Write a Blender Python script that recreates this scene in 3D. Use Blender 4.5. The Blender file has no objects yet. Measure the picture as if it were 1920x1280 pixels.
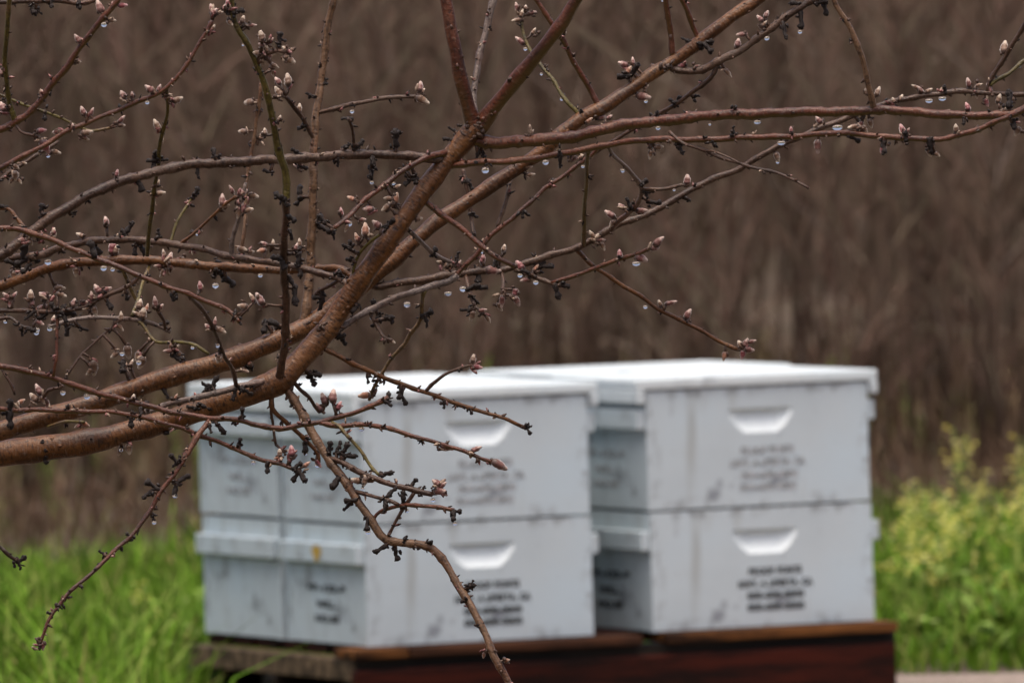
import bpy, math, random
import numpy as np
from mathutils import Matrix, Vector
random.seed(7); rng = np.random.default_rng(7)
SC = bpy.context.scene; COL = SC.collection
R = math.radians

# ---------------------------------------------------------------- camera
PITCH, ROLL = R(1.76), R(-1.7)
LENS, SENS = 300.0, 22.24
FPX = LENS / SENS * 1920.0            # focal length in photo pixels
D_HIVE, D_TREE = 28.1, 18.5
PALLET_Z = 0.16
CR = Matrix.Rotation(R(90) - PITCH, 3, 'X') @ Matrix.Rotation(ROLL, 3, 'Z')
def ray(px, py): return CR @ Vector(((px - 960) / FPX, -(py - 640) / FPX, -1.0))
CAM_Z = PALLET_Z - (ray(690, 1213) * D_HIVE).z
CAM = Vector((0, 0, CAM_Z))
def P(px, py, d): return CAM + ray(px, py) * d
def ground_hit(px, py, z=0.0):
    r = ray(px, py); return CAM + r * ((z - CAM_Z) / r.z)
cd = bpy.data.cameras.new('camera'); cam = bpy.data.objects.new('camera', cd); COL.objects.link(cam)
cam.matrix_world = Matrix.Translation(CAM) @ CR.to_4x4()
cd.lens = LENS; cd.sensor_width = SENS; cd.sensor_fit = 'HORIZONTAL'
cd.clip_start = 0.5; cd.clip_end = 2000
cd.dof.use_dof = True; cd.dof.focus_distance = D_TREE; cd.dof.aperture_fstop = 9.8
cd.dof.aperture_blades = 0
SC.camera = cam

# ---------------------------------------------------------------- sky, sun, exposure
SUN_EL, SUN_AZ = R(80), R(195)        # azimuth clockwise from +Y: behind the camera, a little right
w = bpy.data.worlds.new('World'); SC.world = w; w.use_nodes = True
nt = w.node_tree; bg = nt.nodes['Background']
sk = nt.nodes.new('ShaderNodeTexSky'); sk.sky_type = 'NISHITA'; sk.sun_disc = False
sk.sun_elevation = SUN_EL; sk.sun_rotation = SUN_AZ; sk.air_density = 0.45; sk.dust_density = 7.0; sk.ozone_density = 0.0
nt.links.new(sk.outputs[0], bg.inputs[0]); bg.inputs[1].default_value = 0.15
sd = bpy.data.lights.new('sun', 'SUN'); sd.energy = 0.55; sd.angle = R(60); sd.color = (1.0, 0.98, 0.93)
so = bpy.data.objects.new('sun', sd); COL.objects.link(so); so.location = (-5, 5, 20)
sv = Vector((math.sin(SUN_AZ) * math.cos(SUN_EL), math.cos(SUN_AZ) * math.cos(SUN_EL), math.sin(SUN_EL)))
so.rotation_euler = sv.to_track_quat('Z', 'Y').to_euler()
vs = SC.view_settings; vs.view_transform = 'Standard'; vs.look = 'None'; vs.gamma = 1.0; vs.use_curve_mapping = False
vs.exposure = 0.74
SC.cycles.max_bounces = 8; SC.cycles.transmission_bounces = 8; SC.cycles.use_denoising = True

# ---------------------------------------------------------------- materials
class NT:
    def __init__(s, name, rough=0.6, spec=0.5):
        s.m = bpy.data.materials.new(name); s.m.use_nodes = True; s.t = s.m.node_tree
        s.b = s.t.nodes['Principled BSDF']; s.b.inputs['Roughness'].default_value = rough
        s.b.inputs['Specular IOR Level'].default_value = spec
    def n(s, typ, **kw):
        x = s.t.nodes.new(typ)
        for k, v in kw.items():
            if k in x.inputs.keys(): x.inputs[k].default_value = v
            else: setattr(x, k, v)
        return x
    def l(s, a, b): s.t.links.new(a, b)
    def noise(s, scale, detail=3, coord='Object', stretch=None, rough=0.55):
        tc = s.n('ShaderNodeTexCoord'); out = tc.outputs[coord]
        if stretch:
            mp = s.n('ShaderNodeMapping'); mp.inputs['Scale'].default_value = stretch; s.l(out, mp.inputs[0]); out = mp.outputs[0]
        nz = s.n('ShaderNodeTexNoise', Scale=scale, Detail=detail, Roughness=rough); s.l(out, nz.inputs['Vector'])
        return nz.outputs['Fac']
    def ramp(s, fac, stops):
        r = s.n('ShaderNodeValToRGB'); e = r.color_ramp.elements
        while len(e) < len(stops): e.new(0.5)
        for i, (p, c) in enumerate(stops): e[i].position = p; e[i].color = (*c, 1)
        s.l(fac, r.inputs[0]); return r.outputs[0]
    def mix(s, fac, a, b, typ='MIX'):
        m = s.n('ShaderNodeMix', data_type='RGBA', blend_type=typ)
        for sock, v in ((m.inputs[0], fac), (m.inputs[6], a), (m.inputs[7], b)):
            if hasattr(v, 'is_output'): s.l(v, sock)
            else: sock.default_value = v if isinstance(v, (int, float)) else (*v, 1)
        return m.outputs[2]
    def color(s, c):
        if hasattr(c, 'is_output'): s.l(c, s.b.inputs['Base Color'])
        else: s.b.inputs['Base Color'].default_value = (*c, 1)
    def bump(s, h, strength, dist):
        b = s.n('ShaderNodeBump', Strength=strength, Distance=dist); s.l(h, b.inputs['Height']); s.l(b.outputs[0], s.b.inputs['Normal'])
MAT = {}
def bark(name, a, b, c, under=None, rough=0.4):
    """a,b,c: three bark tones; under: the greener colour twigs have on their shaded side"""
    t = NT(name, rough, 0.3)
    col = t.ramp(t.noise(14, 3), [(0.34, a), (0.5, b), (0.66, c)])
    fine = t.noise(150, 3)
    col = t.mix(t.ramp(fine, [(0.34, (0, 0, 0)), (0.5, (1, 1, 1))]), t.mix(0.55, col, (0.012, 0.007, 0.005)), col)
    at = t.n('ShaderNodeAttribute', attribute_name='bark_uv'); mp = t.n('ShaderNodeMapping'); mp.inputs['Scale'].default_value = (330, 1.6, 1.6); t.l(at.outputs['Vector'], mp.inputs[0])
    ln = t.n('ShaderNodeTexNoise', Scale=1.0, Detail=2.0); t.l(mp.outputs[0], ln.inputs['Vector'])          # lenticels round the stem
    col = t.mix(t.ramp(ln.outputs['Fac'], [(0.60, (0, 0, 0)), (0.66, (.55, .55, .55))]), col, t.mix(0.5, col, (0.25, 0.17, 0.12)))
    col = t.mix(t.ramp(ln.outputs['Fac'], [(0.33, (.7, .7, .7)), (0.40, (0, 0, 0))]), col, (0.02, 0.010, 0.006))
    mp2 = t.n('ShaderNodeMapping'); mp2.inputs['Scale'].default_value = (16, 1.3, 1.3); t.l(at.outputs['Vector'], mp2.inputs[0])
    wt = t.n('ShaderNodeTexNoise', Scale=1.0, Detail=4.0); t.l(mp2.outputs[0], wt.inputs['Vector'])         # darker soaked streaks
    col = t.mix(t.ramp(wt.outputs['Fac'], [(0.46, (0, 0, 0)), (0.62, (.75, .75, .75))]), col, t.mix(0.62, col, (0.012, 0.006, 0.003)))
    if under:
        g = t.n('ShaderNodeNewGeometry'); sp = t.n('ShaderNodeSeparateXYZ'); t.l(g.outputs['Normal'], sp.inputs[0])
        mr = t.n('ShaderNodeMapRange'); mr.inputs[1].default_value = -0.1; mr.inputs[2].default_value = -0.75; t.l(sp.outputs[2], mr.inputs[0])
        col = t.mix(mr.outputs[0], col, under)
    sc = t.ramp(t.noise(60, 2, rough=0.7), [(0.66, (0, 0, 0)), (0.74, (1, 1, 1))])     # pale peeling skin
    col = t.mix(t.mix(0.4, (0, 0, 0), sc, 'MIX'), col, (0.16, 0.13, 0.11))
    t.color(col)
    t.b.inputs['Coat Weight'].default_value = 0.22; t.b.inputs['Coat Roughness'].default_value = 0.18; t.b.inputs['Coat IOR'].default_value = 1.33   # film of rain
    hs = t.n('ShaderNodeMath', operation='ADD'); t.l(t.noise(170, 5, rough=0.72), hs.inputs[0]); t.l(ln.outputs['Fac'], hs.inputs[1]); t.bump(hs.outputs[0], 0.5, 0.003)
    MAT[name] = t.m
bark('bark_brown', (0.075, 0.026, 0.006), (0.13, 0.047, 0.010), (0.17, 0.072, 0.022))
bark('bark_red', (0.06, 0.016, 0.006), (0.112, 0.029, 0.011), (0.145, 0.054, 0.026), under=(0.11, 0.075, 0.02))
bark('bark_olive', (0.085, 0.062, 0.012), (0.13, 0.10, 0.018), (0.15, 0.085, 0.03))
bark('bark_silver', (0.14, 0.085, 0.06), (0.22, 0.17, 0.14), (0.15, 0.07, 0.045))
bark('bark_grey', (0.05, 0.023, 0.012), (0.088, 0.045, 0.025), (0.13, 0.08, 0.053))
bark('bark_dark', (0.04, 0.02, 0.011), (0.075, 0.036, 0.019), (0.11, 0.053, 0.03))
bark('bark_tan', (0.15, 0.078, 0.036), (0.20, 0.112, 0.058), (0.15, 0.062, 0.026))
t = NT('spur_black', 0.42, 0.3); t.color(t.ramp(t.noise(160, 3), [(0.3, (0.005, 0.004, 0.0035)), (0.75, (0.034, 0.018, 0.011))])); t.bump(t.noise(420, 3), 0.5, 0.002); MAT['spur_black'] = t.m
t = NT('scale_tan', 0.5); t.color(t.ramp(t.noise(300, 2), [(0.35, (0.10, 0.045, 0.022)), (0.65, (0.42, 0.31, 0.22))])); MAT['scale_tan'] = t.m
t = NT('scale_pink', 0.5); t.color(t.ramp(t.noise(260, 2), [(0.3, (0.05, 0.014, 0.011)), (0.5, (0.20, 0.062, 0.052)), (0.7, (0.45, 0.28, 0.24))])); MAT['scale_pink'] = t.m
def budmat(name, base, mid, tip):
    t = NT(name, 0.5)
    tc = t.n('ShaderNodeTexCoord'); sp = t.n('ShaderNodeSeparateXYZ'); t.l(tc.outputs['Generated'], sp.inputs[0])
    nz = t.noise(9, 3, 'Generated'); ad = t.n('ShaderNodeMath', operation='MULTIPLY_ADD'); t.l(nz, ad.inputs[0]); ad.inputs[1].default_value = 0.8; 
    sb = t.n('ShaderNodeMath', operation='SUBTRACT'); t.l(sp.outputs[2], sb.inputs[0]); sb.inputs[1].default_value = 0.42; t.l(sb.outputs[0], ad.inputs[2])
    oi = t.n('ShaderNodeObjectInfo'); col = t.ramp(ad.outputs[0], [(0.10, base), (0.34, mid), (0.58, mid), (0.82, tip)])
    t.color(t.mix(t.ramp(oi.outputs['Random'], [(0.0, (.05, .05, .05)), (0.45, (.25, .25, .25)), (1.0, (.8, .8, .8))]), col, t.mix(0.5, col, (0.10, 0.05, 0.028))))
    t.b.inputs['Sheen Weight'].default_value = 0.8; t.b.inputs['Sheen Roughness'].default_value = 0.4; t.b.inputs['Sheen Tint'].default_value = (1, .93, .88, 1)
    MAT[name] = t.m
budmat('bud_pink', (0.03, 0.010, 0.007), (0.165, 0.055, 0.042), (0.54, 0.39, 0.32))
budmat('bud_tan', (0.035, 0.015, 0.008), (0.17, 0.09, 0.048), (0.58, 0.47, 0.35))
budmat('bud_magenta', (0.035, 0.01, 0.009), (0.20, 0.04, 0.042), (0.50, 0.28, 0.26))
budmat('bud_orange', (0.05, 0.02, 0.012), (0.30, 0.12, 0.06), (0.50, 0.34, 0.24))
t = NT('water_drop', 0.0); t.color((1, 1, 1)); t.b.inputs['Transmission Weight'].default_value = 1; t.b.inputs['IOR'].default_value = 1.333; MAT['water'] = t.m
def paint(name, tone, dirt):
    t = NT(name, 0.42)
    big = t.noise(3.5, 4); sm = t.noise(30, 5, rough=0.65)
    col = t.ramp(big, [(0.3, tuple(x * 0.9 for x in tone)), (0.5, tone), (0.7, (tone[0] * 1.0, tone[1] * 1.04, tone[2] * 1.07))])
    sc = t.ramp(t.noise(11, 5, rough=0.6), [(0.60, (0, 0, 0)), (0.68, (dirt, dirt, dirt))])           # scuffs and mud
    col = t.mix(sc, col, (0.22, 0.245, 0.27))
    st = t.ramp(t.noise(16, 3, stretch=(1, 1, .12)), [(0.60, (0, 0, 0)), (0.72, (dirt * .6,) * 3)])     # run-off streaks
    col = t.mix(st, col, (0.30, 0.31, 0.28))
    at = t.n('ShaderNodeAttribute', attribute_name='wear')
    wn = t.n('ShaderNodeMath', operation='MULTIPLY'); t.l(at.outputs['Fac'], wn.inputs[0]); t.l(t.ramp(t.noise(22, 5, rough=0.7), [(0.50, (0, 0, 0)), (0.62, (.85, .85, .85))]), wn.inputs[1])
    col = t.mix(wn.outputs[0], col, (0.24, 0.26, 0.265))
    t.color(col); t.bump(sm, 0.25, 0.002); MAT[name] = t.m
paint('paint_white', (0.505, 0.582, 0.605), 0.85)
paint('paint_grip_lit', (0.80, 0.88, 0.885), 0.1)  # skylight on the scoop's slope put into a brighter tone than the walls
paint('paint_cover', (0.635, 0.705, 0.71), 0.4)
t = NT('stencil_ink', 0.7); t.color(t.ramp(t.noise(70, 3), [(0.42, (0.012, 0.016, 0.015)), (0.62, (0.10, 0.11, 0.11))])); MAT['ink'] = t.m
t = NT('stencil_ink_faded', 0.7); t.color(t.ramp(t.noise(60, 3), [(0.40, (0.16, 0.17, 0.17)), (0.60, (0.46, 0.49, 0.50))])); MAT['ink_faded'] = t.m
t = NT('lichen_yellow', 0.9); t.color((0.45, 0.30, 0.05)); MAT['lichen'] = t.m
def wood(name, a, b, rough=0.6):
    t = NT(name, rough, 0.12); g = t.noise(6, 6, stretch=(.6, 6, 6), rough=.65); t.color(t.ramp(g, [(0.42, a), (0.60, b)])); t.bump(g, 0.4, 0.003); MAT[name] = t.m
wood('wood_red', (0.010, 0.0035, 0.002), (0.05, 0.009, 0.004)); wood('wood_orange', (0.022, 0.010, 0.005), (0.19, 0.075, 0.02))
wood('wood_brown', (0.02, 0.010, 0.006), (0.075, 0.03, 0.014)); wood('wood_tan', (0.045, 0.032, 0.02), (0.17, 0.12, 0.07)); wood('wood_dark', (0.008, 0.007, 0.006), (0.022, 0.017, 0.012))
def island(name, stops, rough=0.6, transl=None):
    t = NT(name, rough, 0.15); g = t.n('ShaderNodeNewGeometry'); t.color(t.ramp(g.outputs['Random Per Island'], stops))
    MAT[name] = t.m
    if transl: t.b.inputs['Transmission Weight'].default_value = 0.0
island('dry_twig', [(0.0, (0.14, 0.096, 0.070)), (0.25, (0.20, 0.122, 0.088)), (0.45, (0.165, 0.13, 0.088)), (0.65, (0.235, 0.138, 0.104)), (0.82, (0.20, 0.166, 0.105)), (1.0, (0.24, 0.18, 0.145))])
island('dry_stem', [(0.0, (0.12, 0.08, 0.056)), (1.0, (0.17, 0.118, 0.084))])
island('grass_green', [(0.0, (0.045, 0.10, 0.006)), (0.35, (0.095, 0.20, 0.010)), (0.65, (0.14, 0.26, 0.016)), (0.85, (0.20, 0.29, 0.05)), (1.0, (0.30, 0.25, 0.09))], 0.7)
island('dead_grass', [(0.0, (0.07, 0.042, 0.025)), (0.6, (0.13, 0.08, 0.05)), (0.85, (0.17, 0.12, 0.065)), (1.0, (0.12, 0.13, 0.035))], 0.7)
island('weed_leaf', [(0.0, (0.06, 0.125, 0.012)), (0.5, (0.12, 0.21, 0.02)), (1.0, (0.20, 0.27, 0.07))], 0.7)
island('flower_yellow', [(0.0, (0.58, 0.50, 0.05)), (0.6, (0.74, 0.68, 0.16)), (1.0, (0.8, 0.77, 0.4))], 0.6)
t = NT('ground_soil', 0.95); t.color(t.mix(t.ramp(t.noise(0.9, 4), [(0.5, (0, 0, 0)), (0.75, (1, 1, 1))]), t.ramp(t.noise(14, 6), [(0.3, (0.04, 0.026, 0.016)), (0.7, (0.09, 0.06, 0.036)) ]), (0.05, 0.055, 0.016))); t.bump(t.noise(40, 5), 0.6, 0.03); MAT['soil'] = t.m
t = NT('gravel_road', 0.95); t.color(t.ramp(t.noise(55, 5, rough=0.7), [(0.3, (0.16, 0.12, 0.095)), (0.5, (0.28, 0.22, 0.18)), (0.72, (0.40, 0.34, 0.29))])); t.bump(t.noise(60, 5), 0.8, 0.02); MAT['gravel'] = t.m
t = NT('hill_brush', 0.95); t.color(t.ramp(t.noise(3.0, 6, stretch=(1, 1, .3)), [(0.3, (0.085, 0.06, 0.042)), (0.5, (0.125, 0.088, 0.062)), (0.7, (0.16, 0.118, 0.088))])); MAT['brush'] = t.m

# ---------------------------------------------------------------- mesh helpers
class MB:
    def __init__(s): s.v = []; s.f = []; s.m = []; s.n = 0; s.uv = []
    def add(s, v, f, mi=0, uv=None):
        k = s.n; s.v.append(np.asarray(v, float).reshape(-1, 3)); s.n += len(s.v[-1]); s.uv.append(np.zeros_like(s.v[-1]) if uv is None else uv)
        for q in f: s.f.append(tuple(i + k for i in q)); s.m.append(mi)
    def box(s, lo, hi, mi=0, rot=None, at=(0, 0, 0)):
        x0, y0, z0 = lo; x1, y1, z1 = hi
        v = np.array([(x0, y0, z0), (x1, y0, z0), (x1, y1, z0), (x0, y1, z0), (x0, y0, z1), (x1, y0, z1), (x1, y1, z1), (x0, y1, z1)])
        s.add(v, [(0, 3, 2, 1), (4, 5, 6, 7), (0, 1, 5, 4), (1, 2, 6, 5), (2, 3, 7, 6), (3, 0, 4, 7)], mi)
    def tube(s, p, r, sides=6, mi=0, cap=True, wob=0.0):
        p = np.asarray(p, float); r = np.asarray(r, float); n = len(p)
        tg = np.gradient(p, axis=0); tg /= np.maximum(np.linalg.norm(tg, axis=1), 1e-9)[:, None]
        ref = np.array([0, 0, 1.0]) if abs(tg[0][2]) < 0.9 else np.array([0, 1.0, 0])
        a = np.cross(tg[0], ref); a /= np.linalg.norm(a)
        ang = np.linspace(0, 2 * np.pi, sides, endpoint=False); ca, sa = np.cos(ang), np.sin(ang)
        V = np.empty((n, sides, 3))
        for i in range(n):
            a = a - tg[i] * a.dot(tg[i]); a /= max(np.linalg.norm(a), 1e-9); b = np.cross(tg[i], a)
            rr = r[i] * (1 + (rng.uniform(-wob, wob, sides) if wob else 0))
            V[i] = p[i] + np.outer(ca * rr, a) + np.outer(sa * rr, b)
        f = [(i * sides + j, i * sides + (j + 1) % sides, (i + 1) * sides + (j + 1) % sides, (i + 1) * sides + j) for i in range(n - 1) for j in range(sides)]
        if cap: f += [tuple(range(sides))[::-1], tuple((n - 1) * sides + j for j in range(sides))]
        al = np.concatenate([[0], np.cumsum(np.linalg.norm(np.diff(p, axis=0), axis=1))]); U = np.stack([np.repeat(al, sides), np.tile(ca, n), np.tile(sa, n)], 1)
        s.add(V.reshape(-1, 3), f, mi, U)
    def mesh(s, name, mats, smooth=True, bark=False):
        me = bpy.data.meshes.new(name); me.from_pydata(np.concatenate(s.v).tolist(), [], s.f)
        for m in mats: me.materials.append(MAT[m])
        if len(mats) > 1: me.polygons.foreach_set('material_index', s.m)
        if smooth: me.polygons.foreach_set('use_smooth', [True] * len(me.polygons))
        if bark: me.attributes.new('bark_uv', 'FLOAT_VECTOR', 'POINT').data.foreach_set('vector', np.concatenate(s.uv).ravel())
        me.update(); return me
    def build(s, name, mats, parent=None, loc=(0, 0, 0), smooth=False, bark=False):
        return link(name, s.mesh(name, [mats] if isinstance(mats, str) else mats, smooth, bark), parent, loc)
def link(name, data, parent=None, loc=(0, 0, 0)):
    o = bpy.data.objects.new(name, data); COL.objects.link(o); o.parent = parent; o.location = loc; return o
def tag(o, label=None, cat=None, group=None, kind=None):
    if label: o['label'] = label
    if cat: o['category'] = cat
    if group: o['group'] = group
    if kind: o['kind'] = kind
    return o
def copy_tree(o, parent=None):
    c = o.copy(); COL.objects.link(c); c.parent = parent
    for ch in list(o.children): copy_tree(ch, c)
    return c
def bevel(o, wd):
    m = o.modifiers.new('bevel', 'BEVEL'); m.width = wd; m.segments = 2; m.limit_method = 'ANGLE'; m.angle_limit = R(40)

# ---------------------------------------------------------------- ground, road, hill
def sheet(name, pts, z, mat):
    b = MB(); b.add([(x, y, z) for x, y in pts], [tuple(range(len(pts)))]); return tag(b.build(name, mat), kind='structure')
b = MB(); gx = np.linspace(-150, 150, 31); gy = np.linspace(-20, 280, 31)
b.add([(x, y, 0) for y in gy for x in gx], [(j * 31 + i, j * 31 + i + 1, (j + 1) * 31 + i + 1, (j + 1) * 31 + i) for j in range(30) for i in range(30)])
tag(b.build('ground', 'soil'), kind='structure')
edge = [(x, 29.25 - 0.13 * max(0, 0.72 - x) * 4 + random.uniform(-.06, .06)) for x in np.linspace(14, 0.2, 70)]
edge = [(x, y if x > .25 else 27.9) for x, y in edge]
sheet('gravel_road', [(-14, 26.6), (-14, 22.2), (14, 22.2)] + edge + [(-.1, 27.3), (-.6, 26.9), (-3, 26.7)], 0.004, 'gravel')
b = MB(); nx, ny = 60, 24
hv = [(-60 + 120 * i / (nx - 1), 84 + 80 * j / (ny - 1), -0.3 + 7 * (j / (ny - 1)) ** 1.1 + 0.5 * math.sin(i * 1.7 + j) * (j > 0)) for j in range(ny) for i in range(nx)]
b.add(hv, [(j * nx + i, j * nx + i + 1, (j + 1) * nx + i + 1, (j + 1) * nx + i) for j in range(ny - 1) for i in range(nx - 1)])
tag(b.build('hillside', 'brush', smooth=True), kind='structure')

# ---------------------------------------------------------------- bare orchard shrubs and the thicket behind
def shrub_meshes(k):
    st, tw = MB(), MB()
    for i in range(15):
        a = random.uniform(0, 6.28); r0 = random.uniform(0, .5); h = random.uniform(1.5, 2.9)
        lx, ly = random.gauss(0, .2), random.gauss(0, .2)
        p = np.array([(r0 * math.cos(a) + lx * t ** 1.4 + random.gauss(0, .015), r0 * math.sin(a) + ly * t ** 1.4, h * t) for t in np.linspace(0, 1, 7)])
        r = random.uniform(.006, .012); st.tube(p, np.linspace(r, r * .35, 7), 4)
        for j in range(72):
            t = random.uniform(.03, 1) ** 0.8; q = p[0] * 0 + [np.interp(t, np.linspace(0, 1, 7), p[:, c]) for c in range(3)]
            L = random.uniform(.08, .3); b_ = random.uniform(0, 6.28); up = random.uniform(.5, 2.5)
            d = np.array([math.cos(b_), math.sin(b_), up]); d /= np.linalg.norm(d)
            tw.tube([q, q + d * L * .5 + [0, 0, .02], q + d * L + [0, 0, .09 * L]], [.0045, .0035, .0015], 3, cap=False)
    return st.mesh('stem', ['dry_stem']), tw.mesh('twigs', ['dry_twig'])
variants = [shrub_meshes(k) for k in range(4)]
i = 0
for row, y0 in enumerate((40.0, 43.2, 46.6, 50.2, 54.0, 58.0)):
    for x0 in np.arange(-4.6, 4.7, 0.85):
        e = link('bare_shrub', None, None, (x0 + random.uniform(-.25, .25), y0 + random.uniform(-.5, .5), 0))
        st, tw = variants[i % 4]; i += 1
        tag(link('stems', st, e), kind='stuff'); tag(link('twigs', tw, e), kind='stuff')
        e.rotation_euler.z = random.uniform(0, 6.28); e.scale = (1, 1, random.uniform(.8, 1.15))
        tag(e, 'leafless brown orchard shrub with many upright stems in the blurred thicket behind the hives', 'shrub', 'bare shrubs of the thicket')
def bare_tree(px, d, rad, label):
    g = ground_hit(px, 900); e = link('bare_tree', None, None, (P(px, 700, d).x, d, 0)); tr, tw = MB(), MB()
    lean = random.uniform(-.08, .08); h = random.uniform(2.6, 3.2); f = lambda t: np.array([lean * t + .03 * math.sin(t * 7 + px), .05 * t, h * t])
    tr.tube([f(t) for t in np.linspace(0, 1, 10)], rad * np.linspace(1, .35, 10), 8, wob=.08)
    for k in range(9):
        t = random.uniform(.15, .95); a = random.uniform(0, 6.28); L = random.uniform(.5, 1.1); q = f(t); d_ = np.array([math.cos(a) * .6, math.sin(a) * .6, 1.0]); d_ /= np.linalg.norm(d_)
        tr.tube([q, q + d_ * L * .5, q + d_ * L + [0, 0, .1]], [rad * .4, rad * .28, rad * .1], 5)
        for j in range(26):
            u = random.uniform(.1, 1); b_ = random.uniform(0, 6.28); l = random.uniform(.1, .4); q2 = q + d_ * L * u
            tw.tube([q2, q2 + [math.cos(b_) * l * .5, math.sin(b_) * l * .5, l]], [.005, .002], 3, cap=False)
    tr.build('trunk', 'dry_stem', e, smooth=True); tag(tw.build('twigs', 'dry_twig', e), kind='stuff'); tag(e, label, 'tree', 'bare trees with dark trunks in the thicket')
bare_tree(1858, 43, .035, 'bare tree with a dark blurred trunk near the right edge of the thicket')
bare_tree(1330, 47, .03, 'bare tree with a thin blurred trunk behind the right hive')
bare_tree(930, 46, .03, 'bare tree with a blurred trunk seen between the hive covers and branches')
bare_tree(250, 44, .03, 'bare tree with a dark blurred trunk at left behind the lower limbs')
b = MB()
for k in range(2800):
    x, y = random.uniform(-8.5, 8.5), random.uniform(58, 84); h = random.uniform(1.6, 4.5); lx = random.gauss(0, .2)
    p = np.array([(x + lx * t, y + random.gauss(0, .03), h * t) for t in np.linspace(0, 1, 5)])
    b.tube(p, np.linspace(.011, .005, 5), 3, cap=False)
    for j in range(12):
        t = random.uniform(.05, 1); q = np.array([np.interp(t, np.linspace(0, 1, 5), p[:, c]) for c in range(3)])
        a = random.uniform(0, 6.28); L = random.uniform(.15, .45)
        b.tube([q, q + [math.cos(a) * L, math.sin(a) * L, L * random.uniform(.5, 2.4)]], [.006, .003], 3, cap=False)
tag(b.build('thicket', 'dry_twig', smooth=True), 'mass of leafless brown brush filling the far background', 'thicket', kind='stuff')

# ---------------------------------------------------------------- grass
def blades(n, fx, hmin, hmax, wid, lean, mat, name, label):
    v = np.empty((n * 5, 3)); f = []
    for i in range(n):
        x, y, hs = fx(); h = random.uniform(hmin, hmax) * hs; a = random.uniform(0, 6.28); la = random.uniform(0, 6.28); l = lean * random.random() * h
        w_ = wid * random.uniform(.6, 1.3); dx, dy = math.cos(a) * w_, math.sin(a) * w_; cx, cy = math.cos(la) * l, math.sin(la) * l
        v[i * 5:i * 5 + 5] = [(x - dx, y - dy, 0), (x + dx, y + dy, 0), (x + cx * .35 + dx * .8, y + cy * .35 + dy * .8, h * .6), (x + cx * .35 - dx * .8, y + cy * .35 - dy * .8, h * .6), (x + cx, y + cy, h * random.uniform(.82, 1))]
        f += [(i * 5, i * 5 + 1, i * 5 + 2, i * 5 + 3), (i * 5 + 3, i * 5 + 2, i * 5 + 4)]
    b = MB(); b.add(v, f); return tag(b.build(name, mat), label, 'grass', kind='stuff')
HX0, HY0 = P(690, 1213, D_HIVE).x, P(690, 1213, D_HIVE).y
YAW = R(24); UX = Vector((math.cos(YAW), math.sin(YAW), 0)); UY = Vector((-math.sin(YAW), math.cos(YAW), 0))
def in_pallet(x, y):
    d = Vector((x - HX0, y - HY0, 0)); u, v_ = d.dot(UX), d.dot(UY); return -.05 < u < 1.25 and -.08 < v_ < .95
def gfield():
    while True:
        x, y = random.uniform(-3.2, 3.2), random.uniform(26.5, 35.6)
        if in_pallet(x, y): continue
        d = Vector((x - HX0, y - HY0, 0)); u = d.dot(UX); v_ = d.dot(UY)
        if y < HY0 + .42 and x > P(345, 1000, y).x: 
            if x < 1.35: continue
        if x > 0.55 and y < 29.3: continue
        return x, y, (0.75 + 0.5 * math.sin(x * 3.1 + y * 2.3) * math.sin(y * 1.7 - x)) * (1.0 if y < 32.5 else .62)
blades(52000, gfield, .10, .30, .0038, .9, 'grass_green', 'grass', 'tall wet green grass growing around the hive pallet')
def dfield():
    x, y = random.uniform(-4.5, 4.5), random.uniform(34.5, 50); return x, y, 1.0
blades(24000, dfield, .05, .22, .004, .9, 'dead_grass', 'dry_grass', 'dry brownish grass between the green verge and the thicket')

# weeds: broad-leaved rosettes and yellow-flowered stalks
def leaf(b, q, d, L, wd, mi=0):
    d = Vector(d).normalized(); s_ = d.cross(Vector((0, 0, 1))).normalized() * wd; q = Vector(q)
    m = q + d * L * .5 + Vector((0, 0, .02 * L)); e = q + d * L - Vector((0, 0, .15 * L))
    b.add([q, m + s_, e, m - s_, m - Vector((0, 0, .1 * wd))], [(0, 4, 1), (1, 4, 2), (2, 4, 3), (3, 4, 0)], mi)
def mustard(h, nfl):
    sm, lm, fm = MB(), MB(), MB()
    tips = []
    for k in range(random.randint(2, 4)):
        lx, ly = random.gauss(0, .05), random.gauss(0, .05); hh = h * random.uniform(.75, 1)
        p = [(lx * t, ly * t, hh * t) for t in np.linspace(0, 1, 5)]; sm.tube(p, np.linspace(.004, .002, 5), 4)
        tips.append(p[-1])
        for j in range(9):
            t = random.uniform(.08, .85); a = random.uniform(0, 6.28)
            leaf(lm, (lx * t, ly * t, hh * t), (math.cos(a), math.sin(a), random.uniform(-.1, .9)), random.uniform(.04, .11) * (1.2 - t * .6), random.uniform(.006, .013))
    for (x, y, z) in tips:
        for j in range(nfl):
            c = Vector((x + random.gauss(0, .026), y + random.gauss(0, .026), z + random.uniform(-.16, .02)))
            for k in range(4):
                a = k * 1.57 + random.random(); fm.add([c, c + Vector((math.cos(a - .5) * .010, math.sin(a - .5) * .010, .004)), c + Vector((math.cos(a) * .015, math.sin(a) * .015, -.004)), c + Vector((math.cos(a + .5) * .010, math.sin(a + .5) * .010, .004))], [(0, 1, 2, 3)])
    return sm.mesh('stalk', ['weed_leaf']), lm.mesh('leaves', ['weed_leaf'], False), fm.mesh('flowers', ['flower_yellow'], False)
mv = [mustard(.46, 9), mustard(.38, 7), mustard(.54, 10), mustard(.32, 7)]
def put_weed(x, y, sc, label, group, fl=True):
    e = link('flowering_weed', None, None, (x, y, 0)); e.rotation_euler.z = random.uniform(0, 6.28); e.scale = (sc,) * 3
    a, b_, c = random.choice(mv)
    for nme, me in (('stalk', a), ('leaves', b_), ('flowers', c))[:3 if fl else 2]: tag(link(nme, me, e), kind='stuff')
    tag(e, label, 'weed', group)
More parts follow.
